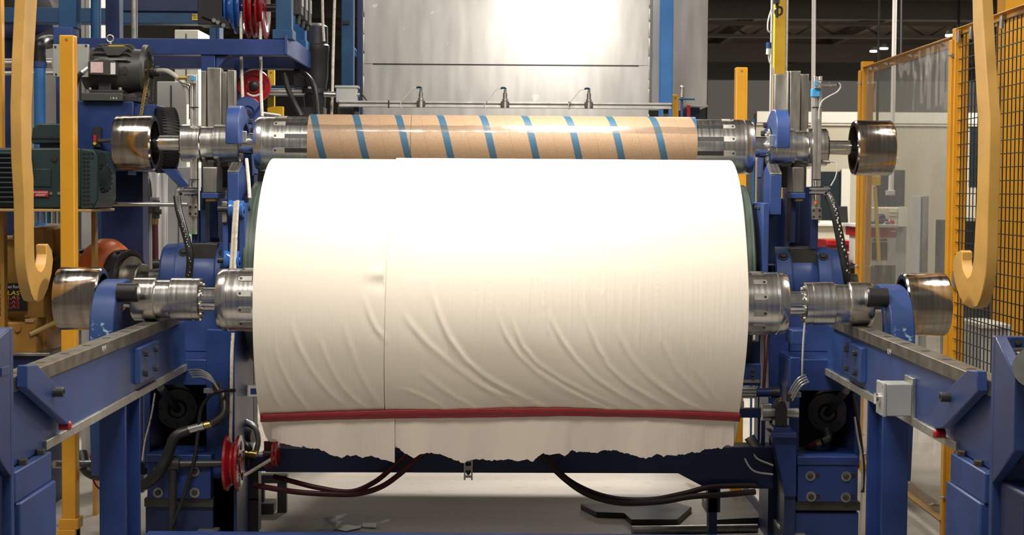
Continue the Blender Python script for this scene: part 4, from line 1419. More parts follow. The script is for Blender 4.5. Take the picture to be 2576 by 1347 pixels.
scrap('shaded paper scrap lying flat in front of the pile', [[(838, 1331, .006), (862, 1323, .012), (910, 1321, .012), (906, 1330, .006), (870, 1338, .004)]])

# ================================================================== actuators in the openings


def actuator(s, label, c, rod_to, hose_pts, ring):
    q = P(c[0], c[1], 8.22)
    t = thing('rotary_union', label, 'actuator', (q.x, q.y + 0.1, q.z - 0.1), 'round actuators')
    ax = Vector((-s * 0.28, -0.93, -0.05)).normalized()
    MB().lathe(q + ax * -0.06, ax, [(-0.12, 0.0001), (-0.12, 0.10), (0, 0.105), (0.0, 0.095), (0.012, 0.095), (0.012, 0.105), (0.05, 0.105), (0.055, 0.098), (0.055, 0.0001)], 48).build('disc_body', 'dark_steel', t)
    MB().lathe(q - ax * 0.005, ax, [(0, 0.048), (0.012, 0.046), (0.02, 0.036), (0.02, 0.0001)], 36).build('hub', 'dark_steel', t)
    u = ax.cross(Vector((0, 0, 1))).normalized(); w = ax.cross(u)
    for k in range(8):
        a = 2 * math.pi * k / 8
        MB().cyl(q - ax * 0.008 + (u * math.cos(a) + w * math.sin(a)) * 0.078, q + ax * 0.004 + (u * math.cos(a) + w * math.sin(a)) * 0.078, 0.006, n=8).build('disc_bolt', 'black', t)
    e = P(rod_to[0], rod_to[1], 7.9)
    MB().cyl(q + ax * 0.01, e, 0.019, n=20).build('drive_rod', 'black_paint', t)
    MB().tube([P(*p) for p in hose_pts[:3]], 0.021, 14, 5).build('pipe_elbow', 'dark_steel', t)
    MB().cyl(P(*hose_pts[2]), P(*ring), 0.019, n=16).build('hose_ferrule', 'brass', t)
    return t


actuator(1, 'round dark actuator disc with rod inside the right frame opening', (2082, 1040), (2128, 984), [(2080, 1082, 8.1), (2083, 1103, 8.06), (2068, 1112, 8.05)], (2056, 1117, 8.06))
hose('dark red hose curling from the actuator in the right frame opening', [(2058, 1116, 8.06), (2040, 1125, 8.1), (2026, 1140, 8.2), (2018, 1165, 8.35)], 0.018, 'hose_red')
actuator(-1, 'round dark actuator disc with rod inside the left frame opening', (446, 1030), (404, 976), [(560, 985, 7.95), (563, 1040, 7.9), (530, 1068, 7.88)], (512, 1072, 7.87))
fe = MB().cyl(P(512, 1072, 7.87), P(472, 1083, 7.86), 0.020, n=20).build('hose_fitting', 'galvanized'); tag(fe, 'shiny hose fitting between brass ring and black hose at left', 'fitting')
hose('thick black hose running down from the shiny fitting at lower left', [(474, 1083, 7.86), (440, 1100, 7.84), (420, 1150, 7.82), (395, 1195, 7.8), (355, 1222, 7.85), (300, 1215, 8.1)], 0.026, 'black', 'black hoses at left')
hose('ribbed black conduit looping above the left frame opening', [(590, 983, 7.95), (560, 984, 7.88), (530, 995, 7.86), (506, 1030, 7.86), (498, 1090, 7.86), (488, 1160, 7.86), (462, 1250, 7.84), (430, 1330, 7.82)], 0.009, 'black', 'black hoses at left')
hose('black hose sagging behind the left support post', [(205, 1140, 8.3), (215, 1178, 8.25), (250, 1196, 8.2), (330, 1190, 8.1), (362, 1180, 8.0)], 0.03, 'black', 'black hoses at left')
hose('thin red air line hanging behind the left yellow post', [(246, 1082, 8.3), (232, 1130, 8.3), (228, 1180, 8.3), (240, 1220, 8.25), (258, 1235, 8.25)], 0.0045, 'red', 'thin air lines')
hose('thin tan air line slanting beside the left frame', [(390, 990, 7.85), (380, 1050, 7.85), (365, 1110, 7.85), (358, 1160, 7.85)], 0.004, 'rope', 'thin air lines')
pp = MB().cyl(P(136, 1169, 8.1), P(256, 1169, 8.3), 0.02, n=16).build('steel_pipe', 'galvanized'); tag(pp, 'short silver pipe passing behind the lower yellow post', 'pipe')

# grey wires clipped under both beams


def wire_bundle(label, base, pts, plate):
    q = P(*pts[0])
    t = thing('cable_bundle', label, 'cables', q, 'cable bundles under the beams')
    for k in range(4):
        MB().tube([P(x + k * 3 - 4, y + k * 6 - 9, Y - 0.012 * k) for x, y, Y in pts], 0.0042, 8, 6).build('cable', 'galvanized', t)
    MB().pbox(*plate, 7.80, 0.03).build('clip_plate', 'galvanized', t, bevel=0.002)
    q = P(*pts[-1])
    MB().cyl(q + Vector((0, 0, -0.02)), q + Vector((0, 0, 0.015)), 0.02, n=16).build('cable_gland', 'dark_steel', t)
    return t


wire_bundle('bundle of grey cables bending below the left beam end', None, [(478, 940, 7.85), (505, 940, 7.83), (530, 952, 7.82), (545, 972, 7.82)], (512, 978, 536, 990))
wire_bundle('bundle of grey cables bending below the right beam end', None, [(2030, 952, 7.83), (2012, 962, 7.82), (1998, 980, 7.82), (1988, 1000, 7.82)], (1992, 988, 2016, 1000))
gw = MB().tube([P(2024, 815, 7.85), P(2020, 870, 7.84), P(2018, 945, 7.83), P(2022, 955, 7.83)], 0.0045, 8, 4).build('grey_cable', 'cable_grey'); tag(gw, 'thin grey cable hanging straight down beside the right column', 'cable')

# pillow block stand at the right
pb = thing('pillow_block', 'dark pillow block bearing on a blue stand right of the roll', 'bearing', (xof(1965, 7.85, 1080), 7.85, 0))
MB().pprism([(1944, 1100), (2003, 1098), (2003, 1250), (1975, 1250)], 7.86, 0.12).build('stand_plate', 'blue_frame', pb, bevel=0.003)
MB().pbox(1938, 1090, 2005, 1102, 7.82, 0.16).build('stand_top', 'blue', pb, bevel=0.003)
MB().pbox(1946, 1076, 1990, 1091, 7.83, 0.14).build('bearing_base', 'blue', pb, bevel=0.003)
q = P(1966, 1040, 7.88)
b = MB()
b.pprism([(1950, 1076), (1950, 1030), (1956, 1012), (1966, 1006), (1976, 1014), (1981, 1032), (1981, 1076)], 7.84, 0.09)
b.build('bearing_case', 'dark_steel', pb, bevel=0.006)
MB().cyl(P(1918, 1040, 7.88), P(2008, 1040, 7.88), 0.024, n=24).build('bearing_shaft', 'steel_dull', pb)
MB().pbox(1918, 1018, 1942, 1060, 7.9, 0.05).build('bearing_cap', 'galvanized', pb, bevel=0.003)
MB().cyl(P(1964, 1006, 7.88), P(1964, 1000, 7.88), 0.006, n=8).build('grease_nipple', 'brass', pb)
MB().box(P(1975, 1250, 7.86).x, P(2003, 1250, 7.86).x, 7.88, 8.0, 0, P(1985, 1249, 7.86).z).build('stand_foot', 'navy', pb)

ac = thing('sensor_mount', 'ribbed aluminium clamp on a small shaft right of the paper edge', 'clamp', P(1885, 1005, 8.1), None)
MB().pbox(1850, 976, 1904, 1003, 8.1, 0.06).build('aluminium_clamp', 'aluminium', ac, bevel=0.003)
for k in range(3):
    MB().pbox(1850, 981 + 8 * k, 1903, 983 + 8 * k, 8.098, 0.004).build('clamp_groove', 'dark_steel', ac)
MB().cyl(P(1903, 988, 8.13), P(1945, 988, 8.13), 0.022, n=20).build('clamp_shaft', 'blue_frame', ac)
MB().cyl(P(1938, 988, 8.13), P(1960, 988, 8.13), 0.028, n=20).build('clamp_collar', 'dark_steel', ac)
MB().pbox(1850, 1010, 1872, 1026, 8.1, 0.05).build('clamp_nut', 'galvanized', ac, bevel=0.003)
MB().pbox(1855, 1030, 1925, 1052, 8.14, 0.06).build('clamp_arm', 'blue_frame', ac, bevel=0.003)
MB().pbox(1915, 1020, 1925, 1150, 8.14, 0.04).build('clamp_strut', 'blue', ac, bevel=0.003)
bb = thing('blue_block', 'small blue block with three screws right of the paper roll', 'block', P(1890, 972, 8.3))
MB().pbox(1868, 916, 1914, 972, 8.3, 0.12).build('block_body', 'blue', bb, bevel=0.004)
for y in (931, 943, 955):
    MB().cyl(P(1894, y, 8.3), P(1894, y, 8.29), 0.008, n=12).build('block_screw', 'dark_steel', bb)
MB().pbox(1860, 956, 1912, 964, 8.292, 0.004).build('block_edge', 'aluminium', bb)
MB().pbox(1875, 860, 1910, 918, 8.38, 0.1).build('block_bracket', 'navy', bb)
hose('reddish brown hose beside the small blue block', [(1936, 838, 8.315), (1927, 850, 8.26), (1926, 900, 8.22), (1921, 980, 8.22)], 0.008, 'hose_red', 'thin air lines')
va = thing('pneumatic_valve', 'small grey valve with hoses hanging right of the torn tail', 'valve', P(1895, 1150, 8.1))
MB().cyl(P(1885, 1100, 8.1), P(1908, 1140, 8.08), 0.026, n=20).build('valve_body', 'steel_dull', va)
MB().cyl(P(1872, 1122, 8.08), P(1890, 1132, 8.08), 0.010, n=12).build('valve_port', 'galvanized', va)
MB().cyl(P(1908, 1140, 8.08), P(1918, 1158, 8.08), 0.012, n=12).build('valve_fitting', 'galvanized', va)
MB().tube([P(1870, 1122, 8.08), P(1872, 1150, 8.06), P(1895, 1185, 8.0), (P(1945, 1195, 7.96))], 0.005, 8, 6).build('valve_hose', 'cable_grey', va)
MB().tube([P(1893, 1132, 8.06), P(1905, 1155, 8.04), P(1945, 1172, 7.96)], 0.005, 8, 6).build('valve_hose', 'cable_grey', va)

# black cables right of the right opening
hose('black cable tied down the edge of the right frame opening', [(2146, 990, 7.95), (2158, 1060, 7.92), (2166, 1120, 7.92), (2172, 1180, 7.92), (2170, 1240, 7.9)], 0.009, 'black', 'cables at the right frame')
hose('thin grey cable beside the black one on the right frame', [(2150, 1050, 7.9), (2158, 1100, 7.9), (2168, 1160, 7.9), (2168, 1240, 7.9), (2164, 1340, 7.9)], 0.0045, 'cable_grey', 'cables at the right frame')
# ================================================================== rope threading on the left
YRP = 8.0


def rope(label, pts, r=0.0085):
    o = MB().tube([P(*p) for p in pts], r, 8, 8).build('rope', 'rope')
    return tag(o, label, 'rope', 'white threading ropes')


rope('white rope, left strand running between the two small blue pulleys', [(592, 506, 8.02), (587, 580, 8.02), (581, 675, 8.02), (579, 700, 8.02)])
rope('white rope, right strand running between the two small blue pulleys', [(598, 504, 8.02), (594, 580, 8.02), (590, 675, 8.02), (588, 700, 8.02)])
rope('white rope slanting down behind the left blue support arm', [(620, 400, 8.15), (625, 450, 8.1), (627, 480, 8.06), (628, 499, 8.05)])
rope('white rope hanging from the shaft down to the red pulley', [(586, 838, 7.96), (583, 900, 7.95), (582, 1000, 7.94), (580, 1100, 7.92), (579, 1200, 7.90), (584, 1222, 7.9)])
rope('white rope slanting from the red pulley to the small red disc', [(614, 1198, 7.98), (640, 1182, 7.98), (690, 1152, 7.95)])
rope('white rope hanging from the left overhead sheave', [(606, 30, 9.75), (607, 140, 9.6), (610, 230, 9.3), (612, 290, 9.0)])
rope('white rope hanging from the right overhead sheave past the red wheel', [(655, 30, 9.8), (656, 140, 9.62), (657, 230, 9.25), (660, 300, 9.0)])
rope('upper white rope dropping into the black gearmotor', [(811, -10, 10.2), (812, 50, 10.2), (815, 104, 10.2)])
rope('white rope dropping to the junction box conduit', [(842, -10, 9.9), (839, 100, 9.85), (836, 232, 9.8), (834, 290, 9.8)])


def small_pulley(label, px, py, Y, r, mat, grp, w=0.03, spokes=False, rimw=0.012):
    q = P(px, py, Y)
    t = thing('rope_pulley', label, 'pulley', (q.x, q.y, q.z - r), grp)
    MB().lathe(q, (1, 0, 0), [(-w, r * 0.35), (-w - 0.004, r * 0.8), (-w, r), (-w + rimw, r), (-0.004, r * 0.72), (0.004, r * 0.72), (w - rimw, r), (w, r), (w + 0.004, r * 0.8), (w, r * 0.35)], 48).build('sheave', mat, t)
    MB().lathe(q, (1, 0, 0), [(-w * 1.2, 0.0001), (-w * 1.2, r * 0.36), (w * 1.2, r * 0.36), (w * 1.2, 0.0001)], 24).build('hub', mat, t)
    return t, q


t, q = small_pulley('small shiny blue pulley carrying two rope strands, upper of the pair', 595, 526, 8.06, 0.042, 'pulley_blue', 'small blue rope pulleys', 0.034)
MB().cyl(q, q + Vector((-0.09, 0, 0)), 0.015, n=16).build('pulley_axle', 'dark_steel', t)
MB().pbox(558, 507, 571, 560, 8.07, 0.04).build('pulley_bracket', 'steel_dull', t, bevel=0.003)
MB().pbox(560, 555, 574, 690, 8.09, 0.03).build('pulley_bar', 'blue', t, bevel=0.003)
t, q = small_pulley('small shiny blue pulley carrying two rope strands, lower of the pair', 584, 655, 8.06, 0.046, 'pulley_blue', 'small blue rope pulleys', 0.034)
MB().cyl(q, q + Vector((-0.07, 0, 0)), 0.015, n=16).build('pulley_axle', 'dark_steel', t)
MB().pprism([(566, 575), (574, 575), (568, 676), (552, 676)], 8.10, 0.03).build('pulley_bar', 'blue', t, bevel=0.003)

# big red pulley low on the left with its axle pipe
t, q = small_pulley('red spoked rope pulley on a black pipe at lower left', 587, 1166, 7.92, 0.134, 'red', 'red rope pulleys', 0.034)
for k in range(5):
    a = 2 * math.pi * k / 5 + 0.3
    c = q + Vector((0.036, 0.085 * math.cos(a), 0.085 * math.sin(a)))
    MB().cyl(c, c + Vector((0.004, 0, 0)), 0.022, n=16).build('web_hole', 'black', t)
MB().cyl(q + Vector((0, 0, 0)), P(412, 1168, 7.86), 0.018, n=20).build('axle_pipe', 'black_paint', t)
MB().cyl(P(410, 1168, 7.86), P(452, 1168, 7.86), 0.031, n=24).build('pipe_tee', 'black_paint', t)
MB().cyl(P(435, 1180, 7.86), (P(435, 1330, 7.86).x, 7.86, 0.0), 0.018, n=20).build('stand_pipe', 'black_paint', t)
t, q = small_pulley('small red disc pulley half hidden below the roll', 693, 1142, 8.0, 0.06, 'red', 'red rope pulleys', 0.014)
MB().cyl(q, q + Vector((-0.06, 0, 0)), 0.015, n=12).build('pulley_axle', 'dark_steel', t)
MB().pbox(664, 1112, 684, 1180, 8.02, 0.02).build('pulley_bracket', 'hose_red', t)

# clutter of fittings behind the left pulley
cl = thing('valve_cluster', 'cluster of dark pipe fittings beside the red rope pulley', 'fittings', P(625, 1200, 8.4), None)
MB().cyl(P(600, 1080, 8.4), P(640, 1090, 8.38), 0.05, n=24).build('valve_wheel', 'dark_steel', cl)
MB().tube([P(615, 1060, 8.36), P(640, 1075, 8.34), P(650, 1110, 8.34), P(640, 1150, 8.36)], 0.014, 10, 6).build('valve_pipe', 'galvanized', cl)
MB().tube([P(610, 1110, 8.36), P(625, 1130, 8.34), P(622, 1175, 8.36)], 0.02, 10, 6).build('valve_pipe', 'dark_steel', cl)
MB().cyl(P(612, 1140, 8.34), P(646, 1146, 8.34), 0.022, n=16).build('valve_body', 'brass', cl)
MB().pbox(604, 1160, 650, 1260, 8.4, 0.1).build('valve_base', 'black_paint', cl)
MB().box(P(604, 1250, 8.4).x, P(650, 1250, 8.4).x, 8.4, 8.5, 0, P(620, 1255, 8.4).z).build('valve_foot', 'black_paint', cl)
MB().pbox(624, 972, 650, 998, 8.36, 0.04).build('label_frame', 'white_label', cl)
MB().pbox(630, 978, 648, 992, 8.357, 0.003).build('blue_label', 'blue', cl)

# ================================================================== overhead platform on the left
pf = thing('overhead_platform', 'blue overhead steel frame carrying the rope sheaves at upper left', 'frame', (-1.8, 9.6, 0), None)
YPF = 9.35
MB().pbox(186, 97, 722, 137, YPF, 0.12).build('front_beam', 'blue_frame', pf, bevel=0.003)
xr = xof(722, YPF, 117)
z0, z1 = zof(137, YPF, 700), zof(88, YPF, 700)
MB().box(xr + 0.002, xr - 0.014, YPF - 0.006, 10.62, z0, z1).build('end_plate', 'blue', pf, bevel=0.003)
MB().box(P(188, 160, 10.5).x, xr - 0.016, 10.46, 10.6, z0, z1 - 0.03).build('rear_beam', 'navy', pf, bevel=0.003)
MB().box(P(505, 200, YPF).x, P(540, 200, YPF).x, YPF + 0.01, YPF + 0.12, zof(470, YPF, 520), z0).build('front_leg', 'blue_frame', pf, bevel=0.003)
MB().pprism([(543, 140), (572, 140), (543, 178)], YPF + 0.03, 0.08).build('gusset', 'blue', pf, bevel=0.002)
MB().box(P(600, 200, 10.5).x, P(625, 200, 10.5).x, 10.48, 10.58, 0.0, z0).build('rear_leg', 'blue_frame', pf)
MB().box(P(140, 160, YPF).x, P(185, 160, YPF).x, YPF, YPF + 0.12, zof(362, YPF, 160), z1 + 0.0).build('left_leg', 'blue_frame', pf, bevel=0.003)
MB().pbox(134, 68, 182, 110, YPF - 0.01, 0.15).build('base_block', 'blue', pf, bevel=0.003)
MB().hexhead(P(154, 68, YPF + 0.05), (0, 0, 1), 0.014, 0.016).build('base_bolt', 'brass', pf, smooth=False)
MB().pbox(147, -60, 191, 70, YPF + 0.03, 0.12).build('left_post', 'blue_teal', pf, bevel=0.004)
MB().cyl(P(241, 96, YPF + 0.1), P(241, -60, YPF + 0.1), 0.029, n=24).build('round_post', 'blue_teal', pf)
MB().pbox(265, -60, 300, 97, YPF + 0.25, 0.1).build('rear_post', 'navy', pf, bevel=0.004)
MB().pbox(693, -60, 733, 76, YPF + 0.04, 0.09).build('right_post', 'blue_teal', pf, bevel=0.004)
MB().pbox(685, 74, 736, 98, YPF + 0.01, 0.15).build('post_base', 'blue_teal', pf, bevel=0.003)
MB().hexhead(P(705, 74, YPF + 0.07), (0, 0, 1), 0.014, 0.016).build('base_bolt', 'brass', pf, smooth=False)
MB().box(xr - 0.085, xr - 0.01, 10.25, 10.35, z1, 3.3).build('rear_right_post', 'blue_sky', pf, bevel=0.004)
MB().box(xr - 0.09, xr - 0.0, 10.23, 10.4, z1, z1 + 0.05).build('rear_post_base', 'blue_sky', pf, bevel=0.003)
MB().box(xr - 0.03, xr - 0.012, 9.5, 10.25, 2.92, 3.3).build('side_web', 'blue_sky', pf)
ad = thing('valve_bank', 'three black solenoid blocks in a row on the blue overhead frame', 'solenoid valves', (xr, 9.5, 2.7))
for k in range(3):
    y = 9.62 + 0.2 * k
    MB().box(xr - 0.012, xr + 0.045, y, y + 0.11, 2.74 - 0.01 * k, 2.92).build('solenoid', 'black_paint', ad, bevel=0.004)
    MB().box(xr + 0.045, xr + 0.049, y + 0.02, y + 0.09, 2.79, 2.87).build('solenoid_label', 'grey_box', ad)
    MB().box(xr - 0.012, xr + 0.055, y - 0.005, y + 0.115, 2.92, 2.932).build('solenoid_cap', 'blue_sky', ad)
    MB().cyl((xr + 0.02, y + 0.055, 2.74), (xr + 0.02, y + 0.055, 2.69), 0.015, n=14).build('solenoid_plug', 'black', ad)

# sheaves on the overhead axle
axl = thing('sheave_axle', 'black axle holding the overhead blue and red rope sheaves', 'axle', P(625, 20, 9.85))
MB().cyl(P(505, 20, 9.85), P(700, 20, 9.85), 0.022, n=20).build('axle_bar', 'black', axl)
MB().pbox(497, -60, 560, 62, 9.77, 0.2).build('axle_bracket', 'black', axl, bevel=0.004)
MB().pprism([(505, 40), (565, 62), (580, 75), (575, 55), (560, 40)], 9.75, 0.03).build('axle_arm', 'black', axl)
for k, (x, y) in enumerate(((538, 51), (548, 56), (562, 64))):
    MB().cyl(P(x, y, 9.74), P(x, y, 9.755), 0.012, n=12).build('axle_bolt', 'galvanized', axl)
MB().cyl(P(656, 5, 9.81), P(668, 5, 9.81), 0.035, n=20).build('axle_collar', 'dark_steel', axl)
for px, bot, mat, lab in ((580, 72, 'pulley_blue', 'blue rope sheave, leftmost on the overhead axle'), (602, 86, 'pulley_blue', 'blue rope sheave, second from left on the overhead axle'),
                          (633, 96, 'red', 'red rope sheave, third from left on the overhead axle'), (661, 98, 'red', 'red rope sheave, rightmost on the overhead axle')):
    c = P(px, 20, 9.85)
    r = c.z - P(px, bot, 9.85).z
    small_pulley(lab, px, 20, 9.85, r, mat, 'overhead rope sheaves', 0.022, rimw=0.008)

# red rope wheel facing the camera
q = P(640, 217, 9.6)
rw = thing('rope_sheave', 'round red wheel with black hub facing out below the overhead frame', 'wheel', (q.x, q.y, q.z - 0.1))
MB().lathe(q, (0, -1, 0), [(-0.03, 0.04), (-0.03, 0.093), (0.0, 0.097), (0.012, 0.092), (0.012, 0.060), (0.004, 0.056), (0.004, 0.045), (0.02, 0.042), (0.02, 0.028), (0.02, 0.0001)], 56).build('wheel_disc', 'red', rw)
MB().lathe(q + Vector((0, -0.02, 0)), (0, -1, 0), [(0, 0.030), (0.012, 0.028), (0.018, 0.016), (0.018, 0.0001)], 32).build('wheel_hub', 'black', rw)
b = MB()
vv, ff = [], []
for i in range(15):
    a = math.radians(225 + 100 * i / 14)
    for r in (0.049, 0.060):
        vv.append(tuple(q + Vector((r * math.cos(a), -0.0135, r * math.sin(a)))))
for i in range(14):
    ff.append((2 * i, 2 * i + 1, 2 * i + 3, 2 * i + 2))
o = b.add(vv, ff).build('wheel_label', 'white_label', rw)
for a in (0.6, 2.5):
    c = q + Vector((0.037 * math.cos(a), -0.02, 0.037 * math.sin(a)))
    MB().cyl(c, c + Vector((0, -0.006, 0)), 0.005, n=8).build('wheel_screw', 'steel_dull', rw)
MB().box(q.x - 0.12, q.x - 0.09, 9.62, 9.70, q.z - 0.2, z0).build('wheel_bracket', 'blue_frame', rw)
MB().box(q.x - 0.12, q.x + 0.02, 9.63, 9.67, q.z - 0.02, q.z + 0.02).build('wheel_stay', 'blue_frame', rw)
q = P(622, 285, 9.1)
bw = thing('blue_disc', 'dark blue disc behind the left clamp arm under the red wheel', 'wheel', (q.x, q.y, q.z - 0.1))
MB().lathe(q, (0.5, -0.86, 0), [(-0.02, 0.02), (-0.02, 0.085), (0.0, 0.09), (0.01, 0.085), (0.01, 0.04), (0.0, 0.035), (0.0, 0.0001)], 48).build('disc_body', 'blue_frame', bw)
MB().cyl(q, q + Vector((0.1, 0.5, 0)), 0.02, n=16).build('disc_shaft', 'dark_steel', bw)

# teal beams and pipes at the back of the upper left
tb = thing('roof_gantry', 'teal blue horizontal gantry beam with yellow warning label at upper left', 'beam', (-2.4, 10.8, 0))
MB().pbox(-40, 20, 530, 58, 10.8, 0.15).build('gantry_beam', 'blue_teal', tb, bevel=0.004)
MB().pbox(265, -60, 500, 28, 10.78, 0.2).build('gantry_box', 'navy', tb, bevel=0.004)
MB().box(P(540, 80, 10.8).x, P(552, 80, 10.8).x, 10.8, 10.95, 0.0, 3.2).build('gantry_leg', 'blue_teal', tb)
MB().box(P(527, 80, 10.78).x, P(543, 80, 10.78).x, 10.78, 10.95, 0.0, 3.2).build('gantry_leg', 'blue_teal', tb)
MB().box(P(30, 80, 10.8).x, P(60, 80, 10.8).x, 10.85, 10.95, 0.0, 3.0).build('gantry_leg', 'navy', tb)
lb = MB().pbox(483, 35, 514, 51, 10.79, 0.004).build('warning_label', 'yellow_label', tb)
text('label_text', 'DO NOT', P(497, 39, 10.787), 0.016, 'black_label', lb, xscale=1.1)
text('label_text', 'BY HAND', P(499, 45, 10.787), 0.013, 'black_label', lb, xscale=1.1)
MB().pbox(540, 215, 800, 240, 10.9, 0.1).build('lower_beam', 'blue_teal', tb)


def run_pipe(label, a, b, r, mat, name='steel_pipe', cat='pipe', grp='pipes behind the machine'):
    o = MB().cyl(P(*a), P(*b), r, n=20).build(name, mat)
    return tag(o, label, cat, grp)


run_pipe('upper silver pipe crossing behind the left crane hook', (-20, 160, 10.4), (133, 159, 10.4), 0.03, 'steel_dull')
run_pipe('lower thin silver pipe crossing behind the left crane hook', (-20, 185, 10.3), (136, 184, 10.3), 0.013, 'galvanized')
run_pipe('grey conduit rising behind the overhead beam at upper left', (338, -40, 10.1), (338, 98, 10.1), 0.019, 'galvanized')
run_pipe('horizontal galvanized pipe between green motor and left sensor stand', (246, 514, 9.0), (472, 515, 9.0), 0.012, 'galvanized')
run_pipe('silver rail crossing behind the red wheel', (612, 231, 10.52), (780, 231, 10.52), 0.02, 'aluminium')

vp = thing('blue_pipe', 'vertical blue pipe topped by a black elbow behind the left hook', 'pipe', (P(100, 370, 10.0).x, 10.0, 0.0))
c = P(100, 370, 10.0)
MB().cyl((c.x, 10.0, 0.0), P(100, 158, 10.0), 0.034, n=28).build('pipe_body', 'blue_sky', vp)
MB().cyl(P(100, 170, 10.0), P(100, 155, 10.0), 0.041, n=28).build('pipe_collar', 'blue', vp)
MB().tube([P(100, 156, 10.0), P(100, 128, 10.0), P(102, 112, 10.0), P(112, 104, 10.05), P(130, 102, 10.1)], 0.036, 20, 6).build('black_elbow', 'black', vp)
q = P(62, 45, 11.2)
bwh = thing('dark_roller', 'big dark round roller end at the upper left corner', 'roller', (q.x, q.y, q.z - 0.3))
MB().lathe(P(60, 35, 11.5), (0, -1, 0), [(-0.5, 0.05), (-0.5, 0.20), (0, 0.20), (0.01, 0.15), (0.01, 0.0001)], 48).build('roller_face', 'black', bwh)
MB().pprism([(-40, 58), (133, 58), (133, 68), (70, 100), (20, 95), (-40, 80)], 11.2, 0.25).build('roller_cradle', 'navy', bwh)
MB().box(P(0, 90, 11.3).x, P(40, 90, 11.3).x, 11.25, 11.4, 0.0, P(20, 80, 11.3).z).build('cradle_leg', 'navy', bwh)
yb_ = thing('yellow_cabinet', 'yellow guard panel with dark bars behind the left hook', 'panel', (P(20, 180, 11.8).x, 11.8, 0))
MB().box(P(12, 180, 11.8).x, P(40, 180, 11.8).x, 11.8, 11.84, 0.0, P(24, 95, 11.8).z).build('panel_sheet', 'yellow_bright', yb_)
for y in (120, 205, 235):
    MB().pbox(10, y, 42, y + 3, 11.79, 0.01).build('panel_bar', 'black', yb_)
MB().pbox(6, 90, 16, 345, 11.77, 0.03).build('panel_edge', 'navy', yb_)
square_post('dark yellow post at the far left edge of the picture', -20, 6, -60, 9.6, 1, mat='yellow')

# grey panel beside the yellow post
gp = thing('grey_cover', 'flat grey metal panel with corner screws behind the tall yellow post', 'panel', P(178, 193, 8.95), None)
MB().pbox(133, 111, 222, 194, 8.965, 0.03).build('panel_sheet', 'grey_box', gp, bevel=0.003)
for x, y in ((139, 118), (216, 115), (141, 187)):
    MB().cyl(P(x, y, 8.965), P(x, y, 8.96), 0.006, n=12).build('panel_screw', 'dark_steel', gp)

# ================================================================== black motor on the blue gear case
YM = 9.0
mo = thing('black_motor', 'black electric motor with lifting eye on the blue gear case', 'motor', (P(280, 252, YM).x, YM + 0.1, P(280, 252, YM).z))
cz, rr_ = P(280, 178, YM + 0.14).z, 0.125
xa, xb = P(200, 178, YM).x, P(350, 178, YM).x
MB().lathe((xa, YM + 0.14, cz), (1, 0, 0), [(-0.02, 0.0001), (-0.02, 0.06), (0.0, 0.10), (0.04, rr_), (0.23, rr_), (0.27, 0.118), (xb - xa, 0.116), (xb - xa, 0.0001)], 48).build('motor_body', 'motor_grey', mo)
b = MB()
for k in range(9):
    a = math.radians(20 + 17 * k)
    y, z = -math.cos(a), math.sin(a)
    p = Vector((0, YM + 0.14 + y * 0.12, cz + z * 0.12))
    n = Vector((0, y, z)); tg = Vector((0, -z, y))
    b.prism([p + Vector((xa + 0.05, 0, 0)) - tg * 0.003, p + Vector((xa + 0.27, 0, 0)) - tg * 0.003, p + Vector((xa + 0.25, 0, 0)) - tg * 0.003 + n * 0.026, p + Vector((xa + 0.08, 0, 0)) - tg * 0.003 + n * 0.026], tg * 0.006)
b.build('cooling_fins', 'motor_grey', mo, smooth=False)
MB().lathe((xb, YM + 0.14, cz), (1, 0, 0), [(0, 0.11), (0, 0.142), (0.018, 0.142), (0.024, 0.136), (0.024, 0.105), (0.006, 0.10), (0.006, 0.03), (0.0, 0.0001)], 48).build('flange', 'motor_grey', mo)
MB().cyl((xb, YM + 0.14, cz), (xb + 0.085, YM + 0.14, cz), 0.018, n=20).build('motor_shaft', 'steel_dull', mo)
MB().pprism([(255, 116), (312, 116), (322, 122), (300, 140), (268, 140)], YM + 0.02, 0.1).build('top_plate', 'motor_grey', mo, bevel=0.003)
MB().pbox(272, 114, 310, 117, YM + 0.05, 0.08).build('yellow_strip', 'yellow_label', mo)
bx2 = MB().pprism([(224, 153), (256, 147), (288, 153), (291, 160), (291, 188), (288, 191), (226, 188), (223, 184)], YM - 0.045, 0.12).build('terminal_box', 'motor_grey', mo, bevel=0.005)
MB().pbox(228, 156, 259, 183, YM - 0.048, 0.003).build('box_label', 'pink_label', bx2)
MB().pbox(278, 158, 290, 187, YM - 0.048, 0.003).build('box_label', 'white_label', bx2)
MB().pbox(308, 168, 318, 186, YM + 0.008, 0.003).build('rating_plate', 'dark_steel', mo)
MB().pbox(247, 208, 278, 232, YM + 0.04, 0.2).build('motor_foot', 'motor_grey', mo, bevel=0.003)
MB().pbox(224, 226, 310, 236, YM + 0.0, 0.28).build('foot_plate', 'black_paint', mo, bevel=0.003)
bs = MB().pbox(204, 234, 308, 254, YM - 0.02, 0.3).build('motor_base', 'motor_grey', mo, bevel=0.004)
MB().pbox(306, 240, 346, 256, YM + 0.02, 0.26).build('base_slide', 'black_paint', mo, bevel=0.004)
for k, ch_ in enumerate('184'):
    text('base_number', ch_, P(278.5 + 7 * k, 247.5, YM - 0.0215), 0.017, 'text_white', bs, xscale=1.1)
q = P(277, 97, YM + 0.1)
b = MB()
ring = [q + Vector((0.018 * math.cos(2 * math.pi * k / 16), 0, 0.018 * math.sin(2 * math.pi * k / 16))) for k in range(17)]
b.tube(ring, 0.0045, 8, 3, caps=False)
b.cyl(q + Vector((0, 0, -0.045)), q + Vector((0, 0, -0.018)), 0.007, n=12)
b.cyl(q + Vector((0, 0, -0.030)), q + Vector((0, 0, -0.026)), 0.012, n=12)
b.build('lifting_eye', 'steel_dull', mo)
